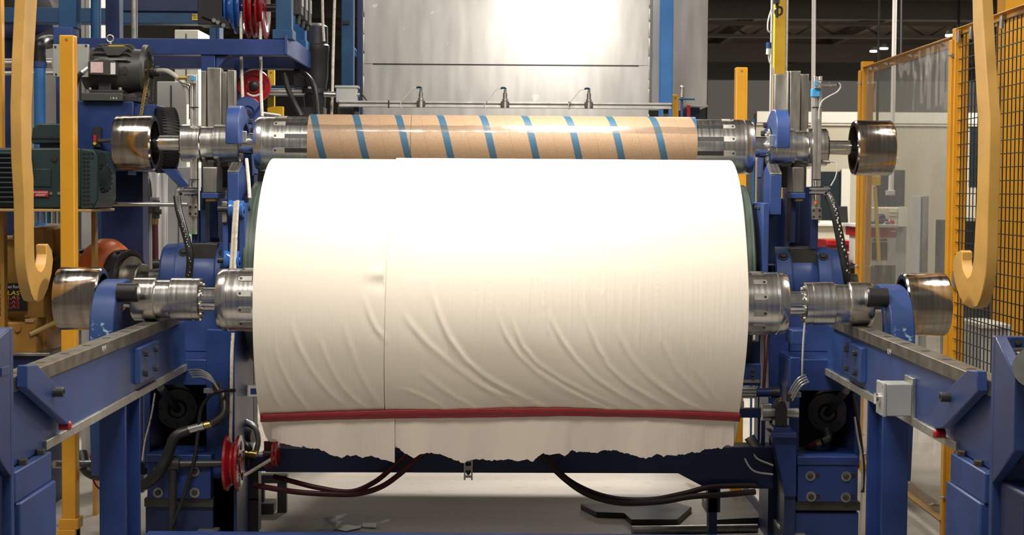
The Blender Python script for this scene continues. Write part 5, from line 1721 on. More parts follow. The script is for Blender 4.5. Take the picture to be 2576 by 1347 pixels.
for x in (226, 302):
    MB().hexhead(P(x, 228, YM + 0.01), (0, 0, 1), 0.011, 0.016).build('foot_bolt', 'steel_dull', mo, smooth=False)
MB().cyl(P(222, 172, YM - 0.02), P(206, 184, YM - 0.03), 0.017, n=14).build('cable_gland', 'galvanized', mo)
MB().tube([P(207, 183, YM - 0.03), P(198, 192, YM - 0.03), P(192, 205, YM - 0.02), P(188, 225, YM)], 0.014, 12, 5).build('flex_conduit', 'black', mo)

# sprocket and chain
ch = thing('drive_chain', 'roller chain hanging from the motor sprocket to the gear case', 'chain', P(372, 292, YM + 0.14))
cq = P(389, 180, YM + 0.14)
MB().lathe(cq, (1, 0, 0), [(-0.03, 0.018), (-0.03, 0.036), (-0.012, 0.036), (-0.012, 0.040), (0.0, 0.040), (0.0, 0.03), (0.03, 0.03), (0.03, 0.0001)], 24).build('sprocket', 'dark_steel', ch)


def chain(pts, name):
    pts = [Vector(p) for p in pts]
    tot = (pts[1] - pts[0]).length
    b = MB()
    n = int(tot / 0.012)
    d = (pts[1] - pts[0]).normalized()
    sd = Vector((0, 0, 1)).cross(d).normalized() if abs(d.z) < 0.99 else Vector((1, 0, 0))
    sd = Vector((1, 0, 0)) - d * d.x
    sd.normalize()
    oth = d.cross(sd)
    for i in range(n):
        c = pts[0] + d * (0.012 * (i + 0.5))
        w = 0.008 if i % 2 else 0.0055
        for s in (-1, 1):
            o = c + sd * s * w
            b.prism([o - oth * 0.006 - d * 0.0075, o + oth * 0.006 - d * 0.0075, o + oth * 0.006 + d * 0.0075, o - oth * 0.006 + d * 0.0075], sd * 0.0018)
        b.cyl(c - sd * 0.0075, c + sd * 0.0075, 0.0042, n=6)
    b.build(name, 'brass' if name == 'chain_run' else 'dark_steel', ch, smooth=False)


chain([P(375, 165, YM + 0.12), P(355, 292, YM - 0.085)], 'chain_run')
chain([P(385, 172, YM + 0.17), P(380, 262, YM + 0.05)], 'chain_return')

gc = thing('gear_case', 'blue box shaped gear case under the black motor', 'gear case', (P(260, 430, YM).x, YM + 0.2, 0.0))
MB().pbox(190, 254, 336, 430, YM + 0.02, 0.62).build('case_body', 'blue_frame', gc, bevel=0.006)
MB().pbox(334, 262, 388, 300, YM + 0.06, 0.3).build('case_shelf', 'blue', gc, bevel=0.004)
MB().pbox(300, 330, 322, 440, YM + 0.10, 0.2).build('case_rib', 'blue_frame', gc)
MB().box(P(200, 430, YM).x, P(310, 430, YM).x, YM + 0.48, YM + 0.62, 0.0, P(260, 425, YM).z).build('case_pedestal', 'navy', gc)
MB().cyl(P(245, 326, YM + 0.02), P(245, 326, YM + 0.0), 0.017, n=20).build('case_plug', 'black_paint', gc)
MB().pbox(233, 320, 254, 370, YM + 0.0, 0.02).build('latch_plate', 'black_paint', gc)
MB().pbox(235, 340, 242, 356, YM - 0.004, 0.005).build('latch_label', 'red_label', gc)
MB().cyl(P(238, 361, YM - 0.003), P(238, 361, YM - 0.01), 0.009, n=12).build('latch_knob', 'yellow_label', gc)
MB().cyl(P(250, 354, YM), P(296, 354, YM - 0.2), 0.010, n=14).build('push_rod', 'steel_dull', gc)

# tyre shaped drive wheel
q = P(416, 353, 9.1)
ty = thing('friction_roller', 'black rubber drive wheel with ribbed tread beside the upper left drum', 'wheel', (q.x, q.y, q.z - 0.18))
MB().lathe(q, (0.9, 0.4, 0), [(-0.05, 0.05), (-0.055, 0.13), (-0.045, 0.168), (-0.02, 0.178), (0.02, 0.178), (0.045, 0.168), (0.055, 0.13), (0.045, 0.09), (0.03, 0.08)], 64).build('tyre', 'rubber', ty)
axv = Vector((0.9, 0.4, 0)).normalized()
b = MB()
u = Vector((0, 0, 1)); w = axv.cross(u)
for k in range(60):
    a = 2 * math.pi * k / 60
    rd_ = u * math.cos(a) + w * math.sin(a); tg = u * -math.sin(a) + w * math.cos(a)
    c = q + rd_ * 0.176
    b.prism([c - axv * 0.045 - tg * 0.003 - rd_ * 0.006, c + axv * 0.045 + tg * 0.012 - rd_ * 0.006, c + axv * 0.045 + tg * 0.018 - rd_ * 0.006, c - axv * 0.045 + tg * 0.003 - rd_ * 0.006], rd_ * 0.009)
b.build('tread', 'rubber', ty, smooth=False)
MB().lathe(q, axv, [(-0.02, 0.0001), (-0.02, 0.085), (0.02, 0.085), (0.025, 0.03), (0.05, 0.03), (0.05, 0.0001)], 32).build('wheel_rim', 'black_paint', ty)
MB().cyl(q, q - axv * 0.25, 0.025, n=16).build('wheel_axle', 'dark_steel', ty)
MB().pprism([(405, 425), (440, 425), (478, 470), (462, 482)], 9.0, 0.06).build('wheel_arm', 'blue', ty, bevel=0.003)

# grey flex conduit from the motor to the sensor stand
fc = thing('flex_hose', 'grey flexible hose arching from the motor sprocket to left sensor stand', 'hose', P(430, 240, 8.9))
MB().tube([P(398, 178, 9.05), P(420, 179, 8.95), P(440, 190, 8.9), P(460, 208, 8.88), P(470, 230, 8.88), P(474, 262, 8.88)], 0.013, 12, 8).build('hose_sleeve', 'cable_grey', fc)
MB().tube([P(442, 198, 8.86), P(455, 208, 8.85), P(470, 213, 8.85), P(477, 225, 8.86), P(477, 300, 8.86)], 0.004, 8, 6).build('hose_cable', 'dark_steel', fc)

# ================================================================== sensor stands both sides


def sensor_stand(s, label, x0, x1, top, bot, Y):
    xm = (x0 + x1) / 2
    t = thing('sensor_stand', label, 'stand', (xof(xm, Y, 300), Y, 0.0), 'aluminium sensor stands')
    b = MB()
    w = x1 - x0
    b.pbox(x0, top, x0 + w * 0.36, bot, Y, 0.035)
    b.pbox(x0 + w * 0.64, top, x1, bot, Y, 0.035)
    b.pbox(x0 + w * 0.3, top + 2, x0 + w * 0.7, bot, Y + 0.012, 0.015)
    b.build('extrusion', 'aluminium', t, bevel=0.0015)
    MB().box(P(x0, 300, Y).x, P(x1, 300, Y).x, Y + 0.04, Y + 0.075, zof(708, YD) + 0.18, zof(bot - 60, Y, xm)).build('stand_leg', 'navy', t)
    bp = MB().pbox(x0 - 4, bot - 22 if s > 0 else bot - 75, x1 + 1, bot + 8 if s > 0 else bot - 45, Y - 0.012, 0.012).build('hole_plate', 'steel_dull', t, bevel=0.001)
    for fx in (0.2, 0.8):
        for fy in ((bot - 15, bot + 1) if s > 0 else (bot - 68, bot - 52)):
            MB().cyl(P(x0 - 4 + (w + 5) * fx, fy, Y - 0.013), P(x0 - 4 + (w + 5) * fx, fy, Y - 0.010), 0.006, n=12).build('plate_hole', 'black', bp)
    for y in (270, 452):
        MB().pbox(x0 - 1, y - 1, x1 + 1, y + 1, Y - 0.003, 0.04).build('cable_tie', 'black', t)
    return t


st = sensor_stand(1, 'right aluminium sensor stand wrapped with blue tape near its top', 2046, 2066, 192, 545, 8.35)
MB().pbox(2043, 222, 2064, 244, 8.34, 0.05).build('blue_tape', 'tape_blue', st, bevel=0.004)
MB().pbox(2050, 205, 2066, 222, 8.32, 0.04).build('sensor_clamp', 'aluminium', st, bevel=0.003)
MB().pbox(2050, 204, 2056, 216, 8.315, 0.02).build('clamp_insert', 'tape_blue', st)
MB().lathe(P(2062, 210, 8.34), (1, 0, -0.02), [(0, 0.0001), (0, 0.018), (0.008, 0.018), (0.008, 0.011), (0.045, 0.011), (0.045, 0.013), (0.06, 0.013), (0.06, 0.009), (0.085, 0.009), (0.085, 0.0001)], 18).build('sensor_barrel', 'steel_shiny', st)
MB().tube([P(2103, 211, 8.34), P(2112, 211, 8.34), P(2114, 220, 8.34), P(2105, 232, 8.33), P(2085, 243, 8.32), P(2068, 255, 8.31), P(2061, 275, 8.31), P(2060, 300, 8.31)], 0.004, 8, 6).build('sensor_cable', 'cable_grey', st)
MB().cyl(P(2096, 211, 8.34), P(2108, 212, 8.34), 0.008, n=12).build('cable_plug', 'black', st)
MB().lathe(P(2053, 513, 8.30), (0, 0, 1), [(0, 0.0001), (0, 0.009), (0.012, 0.009), (0.012, 0.0001)], 16).build('sensor_tip', 'orange', st)
MB().cyl(P(2053, 507, 8.30), P(2053, 455, 8.30), 0.008, n=16).build('sensor_body', 'steel_shiny', st)
MB().pbox(2046, 470, 2075, 474, 8.29, 0.03).build('sensor_bracket', 'steel_dull', st)
MB().cyl(P(2070, 407, 8.33), P(2088, 408, 8.33), 0.008, n=12).build('lower_plug', 'steel_dull', st)
MB().tube([P(2086, 407, 8.33), P(2100, 408, 8.33), P(2106, 420, 8.32), P(2102, 445, 8.31), P(2090, 468, 8.3)], 0.0035, 8, 6).build('lower_cable', 'cable_grey', st)


def extrusion_end(parent, px, py, Y):
    q = P(px, py, Y)
    b = MB()
    h, tk = 0.019, 0.004
    for a in range(4):
        ca, sa = math.cos(a * math.pi / 2), math.sin(a * math.pi / 2)

        def rot(x, z):
            return (q.x + x * ca - z * sa, Y, q.z + x * sa + z * ca)
        b.prism([rot(-h, h), rot(-h, h - tk), rot(-0.005, h - tk), rot(-0.005, h)], (0, 0.35, 0))
        b.prism([rot(0.005, h), rot(0.005, h - tk), rot(h, h - tk), rot(h, h)], (0, 0.35, 0))
        b.prism([rot(0.0, 0.003), rot(0.003, 0.0), rot(h - 0.002, h - 0.005), rot(h - 0.005, h - 0.002)], (0, 0.35, 0))
    b.box(q.x - 0.006, q.x + 0.006, Y, Y + 0.35, q.z - 0.006, q.z + 0.006)
    b.build('cross_extrusion', 'aluminium', parent, smooth=False)


extrusion_end(st, 2079, 480, 8.0)
cd = thing('corrugated_conduit', 'black corrugated cable conduit with white flecks falling at right', 'conduit', P(2135, 690, 8.1), 'black corrugated conduits')
pts = [P(2084, 492, 8.02), P(2096, 520, 8.0), P(2105, 560, 7.99), P(2117, 620, 7.99), P(2128, 680, 8.0), P(2134, 715, 8.05)]


def conduit(parent, pts, r, fs=1.0):
    MB().tube(pts, r, 12, 10).build('conduit_sleeve', 'black', parent)
    b = MB()
    for i in range(len(pts) - 1):
        for k in range(7):
            p = pts[i].lerp(pts[i + 1], k / 7)
            b.box(p.x - 0.003 * fs + (k % 2) * 0.006, p.x + 0.004 * fs + (k % 2) * 0.006, p.y - r - 0.001, p.y - r + 0.003, p.z - 0.0045 * fs, p.z + 0.0045 * fs)
    b.build('conduit_flecks_glints', 'white_label', parent, smooth=False)  # white flecks at right; at left they stand in for fine highlights


conduit(cd, pts, 0.021)
MB().tube([P(2082, 488, 8.01), P(2090, 500, 8.0), P(2098, 525, 7.985)], 0.008, 8, 4).build('conduit_wires', 'cable_grey', cd)
st2 = sensor_stand(-1, 'left aluminium sensor stand with small sensor pointing left near its top', 478, 496, 186, 590, 8.45)
MB().pbox(468, 188, 490, 210, 8.42, 0.04).build('sensor_clamp', 'galvanized', st2, bevel=0.003)
MB().pbox(480, 192, 490, 202, 8.415, 0.02).build('clamp_insert', 'tape_blue', st2)
MB().cyl(P(470, 196, 8.42), P(448, 196, 8.42), 0.010, n=16).build('sensor_barrel', 'brass', st2)
MB().cyl(P(479, 455, 8.38), P(479, 495, 8.38), 0.010, n=16).build('sensor_body', 'steel_shiny', st2)
MB().pbox(466, 470, 484, 474, 8.36, 0.03).build('sensor_bracket', 'steel_dull', st2)
extrusion_end(st2, 455, 482, 8.1)
MB().ball(P(476, 592, 8.35), 0.006).build('status_light', 'led_green', st2)
cd2 = thing('corrugated_conduit', 'black corrugated cable conduit with painted white highlights falling at left', 'conduit', P(478, 690, 8.1), 'black corrugated conduits')
conduit(cd2, [P(445, 495, 8.1), P(450, 530, 8.06), P(461, 570, 8.04), P(473, 615, 8.03), P(478, 650, 8.03), P(475, 698, 8.06)], 0.018, 0.55)
MB().tube([P(453, 478, 8.09), P(446, 482, 8.09), P(444, 498, 8.09)], 0.010, 8, 4).build('conduit_fitting', 'galvanized', cd2)

# ================================================================== green motor, gear reducer, coupling
YG = 8.5
gm = thing('green_motor', 'large dark green electric motor with vented end behind the left hook', 'motor', (P(120, 525, YG).x, YG + 0.3, P(120, 525, YG).z))
MB().pprism([(-60, 378), (-60, 520), (-40, 524), (205, 524), (205, 372), (-40, 372)], YG, 0.44).build('motor_body', 'motor_green', gm, bevel=0.01)
b = MB()
for k in range(11):
    y = 384 + 12.3 * k
    b.pbox(-60, y, 74, y + 4, YG - 0.03, 0.04)
b.build('cooling_ribs', 'motor_green', gm, bevel=0.002)
MB().pbox(82, 425, 128, 470, YG - 0.006, 0.01).build('side_panel', 'motor_green', gm, bevel=0.003)
MB().cyl(P(136, 398, YG), P(136, 398, YG - 0.008), 0.016, n=18).build('body_plug', 'black_paint', gm)
for x in (128, 148):
    MB().cyl(P(x, 487, YG), P(x, 487, YG - 0.006), 0.008, n=12).build('body_bolt', 'steel_dull', gm)
eb = MB().pprism([(203, 374), (236, 378), (245, 392), (246, 500), (236, 524), (203, 526)], YG - 0.01, 0.40).build('end_bell', 'motor_green', gm, bevel=0.006)
for r in range(13):
    for c in range(3):
        y = 384 + 10.6 * r
        if 395 < y < 505 and c == 2:
            continue
        MB().pbox(208 + 10 * c, y, 215 + 10 * c, y + 5, YG - 0.013, 0.006).build('vent_slot', 'black', eb)
q = P(222, 448, YG + 0.12)
MB().lathe(q, (1, -0.25, 0), [(0, 0.0001), (0, 0.082), (0.03, 0.082), (0.045, 0.066), (0.10, 0.062), (0.105, 0.04), (0.105, 0.0001)], 32).build('end_cap', 'motor_green', gm)
b = MB()
axv = Vector((1, -0.25, 0)).normalized(); u = Vector((0, 0, 1)); w = axv.cross(u)
for k in range(16):
    a = 2 * math.pi * k / 16
    rd_ = u * math.cos(a) + w * math.sin(a); tg = u * -math.sin(a) + w * math.cos(a)
    c = q + rd_ * 0.06
    b.prism([c + axv * 0.03 - tg * 0.004, c + axv * 0.03 + tg * 0.004, c + axv * 0.10 + tg * 0.004, c + axv * 0.10 - tg * 0.004], rd_ * 0.018)
b.build('cap_ribs', 'motor_green', gm, smooth=False)
tbx = MB().pprism([(82, 322), (96, 311), (150, 311), (160, 318), (160, 360), (80, 362), (78, 350)], YG + 0.02, 0.22).build('terminal_box', 'motor_green', gm, bevel=0.006)
MB().pbox(100, 360, 150, 374, YG + 0.05, 0.15).build('terminal_neck', 'black_paint', gm)
MB().pbox(80, 344, 160, 348, YG + 0.012, 0.01).build('box_seam', 'black_paint', tbx)
wl_ = MB().pbox(84, 480, 121, 495, YG - 0.010, 0.004).build('warning_label', 'red_label', gm)
text('warning_text', 'WARNING', P(102.5, 484.5, YG - 0.0115), 0.014, 'text_white', wl_, xscale=1.1)
MB().pbox(90, 489, 116, 490.2, YG - 0.011, 0.001).build('warning_line', 'text_white', wl_)
MB().pbox(90, 492, 112, 493, YG - 0.011, 0.001).build('warning_line', 'text_white', wl_)
ms = thing('motor_table', 'tan steel table edge carrying the green motor', 'table', (P(100, 530, YG).x, YG + 0.3, 0))
MB().pbox(-60, 526, 230, 533, YG - 0.06, 0.5).build('table_slab', 'ochre_light', ms, bevel=0.003)
for x in (-30, 205):
    MB().box(P(x, 540, YG + 0.1).x, P(x + 10, 540, YG + 0.1).x, YG + 0.3, YG + 0.36, 0, P(x, 532, YG + 0.3).z).build('table_leg', 'ochre', ms)
for k, x in enumerate((88, 104, 118, 132, 146)):
    MB().pbox(x, 533, x + 6, 562, YG + 0.05, 0.03).build('table_bolt', ('galvanized', 'steel_dull', 'tape_blue', 'galvanized', 'steel_dull')[k], ms)

YGB = 9.0
gr = thing('gear_reducer', 'ochre yellow cast gear reducer with black lettered sticker at left', 'gearbox', (P(70, 890, YGB).x, YGB + 0.2, 0))
MB().pprism([(-60, 640), (20, 600), (60, 572), (112, 570), (118, 600), (118, 890), (-60, 890)], YGB + 0.08, 0.5).build('gearbox_body', 'ochre', gr, bevel=0.02)
MB().pprism([(84, 575), (108, 569), (116, 577), (116, 700), (84, 700)], YGB + 0.04, 0.2).build('corner_boss', 'ochre', gr, bevel=0.012)
MB().pprism([(116, 576), (160, 572), (160, 800), (116, 860)], YGB + 0.2, 0.3).build('gearbox_side', 'ochre', gr, bevel=0.01)
MB().lathe(P(-10, 660, YGB + 0.2), (0, -1, 0), [(-0.1, 0.0001), (-0.1, 0.13), (0.04, 0.125), (0.12, 0.09), (0.14, 0.05), (0.14, 0.0001)], 40).build('gearbox_dome', 'ochre', gr)
MB().pprism([(-60, 800), (5, 798), (20, 812), (66, 812), (72, 800), (92, 800), (94, 812), (90, 830), (74, 835), (74, 842), (92, 845), (92, 892), (-60, 892)], YGB - 0.04, 0.2).build('gearbox_foot', 'ochre', gr, bevel=0.008)
MB().hexhead(P(46, 828, YGB - 0.04), (0, -1, 0), 0.018, 0.02).build('foot_bolt', 'ochre', gr, smooth=False)
MB().pbox(62, 803, 86, 812, YGB - 0.05, 0.03).build('foot_nut', 'ochre_light', gr, bevel=0.003)
MB().cyl(P(76, 842, YGB - 0.05), P(140, 812, YGB - 0.02), 0.014, n=14).build('drain_pipe', 'ochre_light', gr)
MB().cyl(P(10, 701, YGB + 0.08), P(10, 701, YGB + 0.06), 0.008, n=14).build('plug', 'dark_steel', gr)
MB().cyl(P(-20, 600, YGB + 0.1), P(35, 598, YGB + 0.05), 0.012, n=14).build('oil_pipe', 'ochre_light', gr)
pn = MB().pprism([(-40, 713), (46, 713), (68, 735), (68, 783), (-40, 785)], YGB - 0.03, 0.012).build('brand_sticker', 'black_label', gr)
MB().pbox(60, 745, 110, 800, YGB + 0.0, 0.1).build('sticker_bracket', 'ochre', gr, bevel=0.004)
YT_ = YGB - 0.0312
text('sticker_text', 'Speed Reducer', P(6, 722, YT_), 0.024, 'text_white', pn, align='LEFT', xscale=0.85, shear=0.15)
text('sticker_text', 'ATLAS', P(49, 738, YT_), 0.031, 'text_yellow', pn, align='RIGHT', xscale=1.35, shear=0.12)
text('sticker_text', 'ATLAS', P(49, 749.5, YT_), 0.030, 'text_orange', pn, align='RIGHT', xscale=1.35, shear=0.12)
text('sticker_text', 'ATLAS', P(49, 761, YT_), 0.030, 'text_red', pn, align='RIGHT', xscale=1.35, shear=0.12)
text('sticker_text', 'ATLAS', P(49, 772.5, YT_), 0.030, 'text_red', pn, align='RIGHT', xscale=1.35, shear=0.12)
MB().box(P(-60, 893, YGB).x, P(120, 893, YGB).x, YGB - 0.06, YGB + 0.55, 0, P(30, 892, YGB).z).build('gearbox_plinth', 'navy', gr, bevel=0.004)
MB().pbox(-60, 888, 126, 896, YGB - 0.09, 0.6).build('plinth_plate', 'steel_dull', gr, bevel=0.003)
for k in range(6):
    MB().cyl(P(140 + (k % 2) * 8, 640 + 14 * k, YGB + 0.17), P(140 + (k % 2) * 8, 640 + 14 * k, YGB + 0.2), 0.012, n=10).build('flange_bolt', 'dark_steel', gr)

q = P(268, 700, 9.2)
co = thing('tyre_coupling', 'bright orange tyre coupling between black flanges behind lower left drum', 'coupling', (q.x, q.y, q.z - 0.2))
axv = Vector((0.92, -0.38, 0)).normalized()
MB().lathe(q, axv, [(-0.09, 0.10), (-0.085, 0.15), (-0.06, 0.195), (-0.02, 0.218), (0.02, 0.218), (0.06, 0.195), (0.085, 0.15), (0.09, 0.10)], 64).build('rubber_tyre', 'orange', co)
for s_ in (-1, 1):
    o_ = q + axv * (s_ * 0.10)
    MB().lathe(o_, axv * s_, [(-0.02, 0.02), (-0.02, 0.158), (0.055, 0.160), (0.060, 0.155), (0.060, 0.135), (0.050, 0.13), (0.05, 0.02)], 48).build('coupling_flange', 'black_paint', co)
    u = Vector((0, 0, 1)); w = axv.cross(u)
    for k in range(8):
        a = 2 * math.pi * k / 8 + 0.4
        c = o_ + axv * s_ * 0.02 + (u * math.cos(a) + w * math.sin(a)) * 0.16
        MB().hexhead(c, (u * math.cos(a) + w * math.sin(a)), 0.013, 0.008).build('flange_screw', 'dark_steel', co, smooth=False)
MB().lathe(q + axv * 0.15, axv, [(0, 0.02), (0, 0.125), (0.02, 0.125), (0.02, 0.088), (0.09, 0.085), (0.095, 0.08), (0.095, 0.0001)], 40).build('coupling_hub', 'steel_dull', co)
MB().cyl(q - axv * 0.2, q + axv * 0.62, 0.045, n=24).build('drive_shaft', 'dark_steel', co)
MB().pbox(196, 640, 212, 664, 9.1, 0.01).build('flange_label', 'white_label', co)
MB().pbox(196, 640, 200, 664, 9.098, 0.01).build('flange_label', 'yellow_label', co)

# ================================================================== white curtain sheets, valve and hose behind
ws = thing('white_sheet', 'hanging white plastic sheet with a cut-out behind the left machinery', 'sheet', P(355, 690, 10.6))
vv, ff = [], []
n_ = 40
for i in range(n_ + 1):
    px = 285 + 137 * i / n_
    off = 0.03 * math.sin(i * 0.55) + 0.015 * math.sin(i * 1.3)
    for py in (425, 560, 1168):
        vv.append(tuple(P(px, py, 10.6 + off)))
for i in range(n_):
    for j in range(2):
        k = i * 3 + j
        ff.append((k, k + 3, k + 4, k + 1))
o = MB().add(vv, ff).build('sheet_cloth', 'white_sheet', ws)
sm = o.modifiers.new('thickness', 'SOLIDIFY'); sm.thickness = 0.004
MB().pbox(336, 440, 346, 545, 10.50, 0.02).build('sheet_gap', 'black', ws)
MB().pprism([(334, 500), (398, 500), (396, 536), (334, 544)], 10.5, 0.02).build('sheet_window', 'dark_steel', ws)
ws2 = thing('white_sheet', 'pale plastic sheet hanging behind the orange coupling', 'sheet', P(225, 690, 10.8))
MB().pprism([(205, 520), (290, 515), (290, 1150), (205, 1150)], 10.8, 0.02).build('sheet_cloth', 'white_sheet', ws2)
vl = thing('pipe_valve', 'black pipe elbow and valve in front of the white sheet', 'valve', P(370, 560, 10.3))
MB().tube([P(344, 450, 10.3), P(358, 447, 10.3), P(368, 456, 10.3), P(371, 475, 10.3), P(373, 505, 10.3)], 0.026, 16, 6).build('elbow', 'dark_steel', vl)
MB().pbox(332, 496, 396, 508, 10.28, 0.06).build('valve_flange', 'steel_dull', vl, bevel=0.004)
MB().cyl(P(392, 505, 10.3), P(392, 550, 10.3), 0.024, n=18).build('valve_body', 'black_paint', vl)
MB().cyl(P(392, 533, 10.28), P(406, 533, 10.28), 0.016, n=14).build('valve_port', 'black_paint', vl)
MB().cyl(P(390, 550, 10.3), P(390, 565, 10.3), 0.021, n=18).build('brass_ring', 'brass', vl)
MB().cyl(P(352, 508, 10.28), P(352, 540, 10.28), 0.02, n=14).build('valve_stem', 'galvanized', vl)
hose('maroon hose hanging straight from the valve before the white sheet', [(390, 565, 10.3), (391, 620, 10.3), (391, 700, 10.3), (391, 760, 10.3)], 0.019, 'hose_red', 'hanging hoses')
hp = MB().pbox(240, 560, 285, 1172, 10.5, 0.05).build('dark_hoses', 'black', bevel=0.01); tag(hp, 'dark machine panel between the two pale sheets', 'panel')
bl = MB().pbox(238, 520, 260, 1180, 10.4, 0.06).build('teal_strut', 'blue_teal', bevel=0.004); tag(bl, 'teal upright strut left of the white sheet', 'strut')

# grey machine cabinets further back on the left; the white one stands in for a glare patch
for k, (x0, y0, x1, Y, mat, lab) in enumerate(((395, 205, 470, 12.5, 'grey_light', 'pale grey cabinet behind the chain and sprocket'), (205, -20, 228, 13.0, 'grey_light', 'pale cabinet strip beyond the teal posts'),
                                               (440, 75, 500, 13.4, 'office_white', 'added white cabinet standing in for glare under the teal gantry'), (55, 0, 150, 13.2, 'grey_light', 'light grey hood behind the left teal post'), (420, 420, 480, 12.0, 'grey_box', 'grey cabinet beside the white sheet'))):
    t = thing('machine_cabinet', lab, 'cabinet', (P(x0, 400, Y).x, Y, 0), 'grey cabinets behind the left machinery')
    MB().box(P(x0, 300, Y).x, P(x1, 300, Y).x, Y, Y + 0.5, 0.0, P(x0, y0, Y).z).build('cabinet_body', mat, t, bevel=0.005)
    MB().box(P(x0 + (x1 - x0) * 0.45, 300, Y).x, P(x0 + (x1 - x0) * 0.50, 300, Y).x, Y - 0.005, Y, 0.1, P(x0, y0 + 10, Y).z).build('door_gap', 'dark_steel', t)

# black gearmotor behind the overhead frame
bg_ = thing('black_gearmotor', 'tall black gearmotor with cables between overhead frame and metal sheet', 'gearmotor', (P(790, 290, 10.5).x, 10.5, 0.4))
c = P(790, 160, 10.5)
MB().lathe((c.x, 10.55, P(790, 235, 10.5).z), (0, 0, 1), [(-0.2, 0.0001), (-0.2, 0.06), (0, 0.07), (0.0, 0.09), (0.03, 0.09), (0.03, 0.07), (0.10, 0.082), (0.26, 0.086), (0.27, 0.09), (0.30, 0.09), (0.31, 0.082), (0.42, 0.08), (0.44, 0.05), (0.44, 0.0001)], 40).build('motor_case', 'black_paint', bg_)
MB().pbox(738, 175, 770, 220, 10.5, 0.1).build('terminal_box', 'black_paint', bg_, bevel=0.006)
MB().pbox(775, 218, 785, 223, 10.46, 0.01).build('rating_label', 'pink_label', bg_)
MB().tube([P(716, 185, 10.3), P(722, 215, 10.28), P(736, 250, 10.26), P(758, 292, 10.25)], 0.017, 10, 6).build('power_cable', 'dark_steel', bg_)
MB().tube([P(755, 180, 10.3), P(775, 195, 10.28), P(792, 225, 10.27), P(800, 292, 10.26)], 0.018, 10, 6).build('power_cable', 'black', bg_)
MB().box(P(760, 280, 10.5).x, P(815, 280, 10.5).x, 10.47, 10.65, 0.0, P(790, 270, 10.5).z).build('motor_stand', 'black_paint', bg_)
for k, (px0, px1, y0, mat, lab, Y) in enumerate(((673, 690, 175, 'yellow_bright', 'yellow post seen behind the red rope wheel', 11.0),)):
    square_post(lab, px0, px1, y0, Y, 1, mat=mat)
ypb = MB().pprism([(672, 272), (690, 268), (712, 268), (712, 292), (672, 292)], 9.9, 0.05).build('yellow_bracket', 'yellow_bright', bevel=0.003); tag(ypb, 'small bright yellow bracket beside the left chuck of the tube', 'bracket')
# ================================================================== columns and duct behind
def column(label, px0, px1, py1, Y, dep, mat, cat='column', grp='painted columns', top=4.4, zb=None, name='steel_column'):
    x0, x1 = xof(px0, Y, 150), xof(px1, Y, 150)
    z = 0.0 if zb is None else zb
    t = thing(name, label, cat, ((x0 + x1) / 2, Y + dep / 2, z), grp)
    MB().box(x0, x1, Y, Y + dep, z, top).build('column_tube', mat, t, bevel=0.006)
    return t


t = column('sky blue column right of the metal sheet', 1661, 1693, 290, 10.75, 0.09, 'blue_sky')
MB().box(xof(1661, 10.75, 20) - 0.05, xof(1661, 10.75, 20) + 0.02, 10.78, 10.8, 3.0, 3.02).build('cable_arm', 'black', t)
t = column('blue column left of the metal sheet above the junction box', 858, 889, 215, 10.55, 0.09, 'blue_teal')
MB().pbox(861, 52, 878, 60, 10.53, 0.02).build('column_clip', 'black', t)
t = column('dark blue strut hidden just left of the metal sheet', 897, 912, 290, 10.75, 0.06, 'navy')
MB().pprism([(892, 120), (910, 145), (910, 160), (888, 135)], 10.9, 0.05).build('diagonal_brace', 'blue_sky', t)

du = thing('metal_duct', 'large dull metal duct box hanging right of the sky blue column', 'duct', (xof(1735, 11.6), 11.7, zof(266, 11.6)))
MB().box(xof(1640, 11.6, 150), xof(1780, 11.6, 150), 11.6, 12.2, zof(266, 11.6, 1735), 4.4).build('duct_box', 'plate_metal', du, bevel=0.003)
MB().box(xof(1640, 11.6, 150), xof(1782, 11.6, 150), 11.595, 12.2, zof(268, 11.6, 1735), zof(264, 11.6, 1735)).build('duct_lip', 'galvanized', du)
MB().box(xof(1730, 11.7, 150), xof(1766, 11.7, 150), 11.8, 12.1, 0.0, zof(268, 11.7, 1735)).build('duct_support', 'navy', du)
hk = thing('hand_valve', 'small grey hand valve with short handle beside the short yellow post', 'valve', P(1716, 290, 10.0))
MB().cyl(P(1715, 1150, 10.0), P(1715, 240, 10.0), 0.008, n=14).build('valve_pipe', 'blue', hk)
MB().cyl(P(1715, 245, 10.0), P(1716, 222, 10.0), 0.012, n=14).build('valve_body', 'steel_dull', hk)
MB().ball(P(1716, 220, 10.0), 0.013).build('valve_ball', 'steel_dull', hk)
MB().cyl(P(1708, 249, 9.98), P(1748, 250, 9.98), 0.006, n=10).build('valve_handle', 'blue_teal', hk)
rp_ = MB().cyl(P(1732, 265, 10.9), (P(1732, 265, 10.9).x, 10.9, 0.0), 0.012, n=12).build('red_pipe', 'red'); tag(rp_, 'thin red pipe below the metal duct', 'pipe')

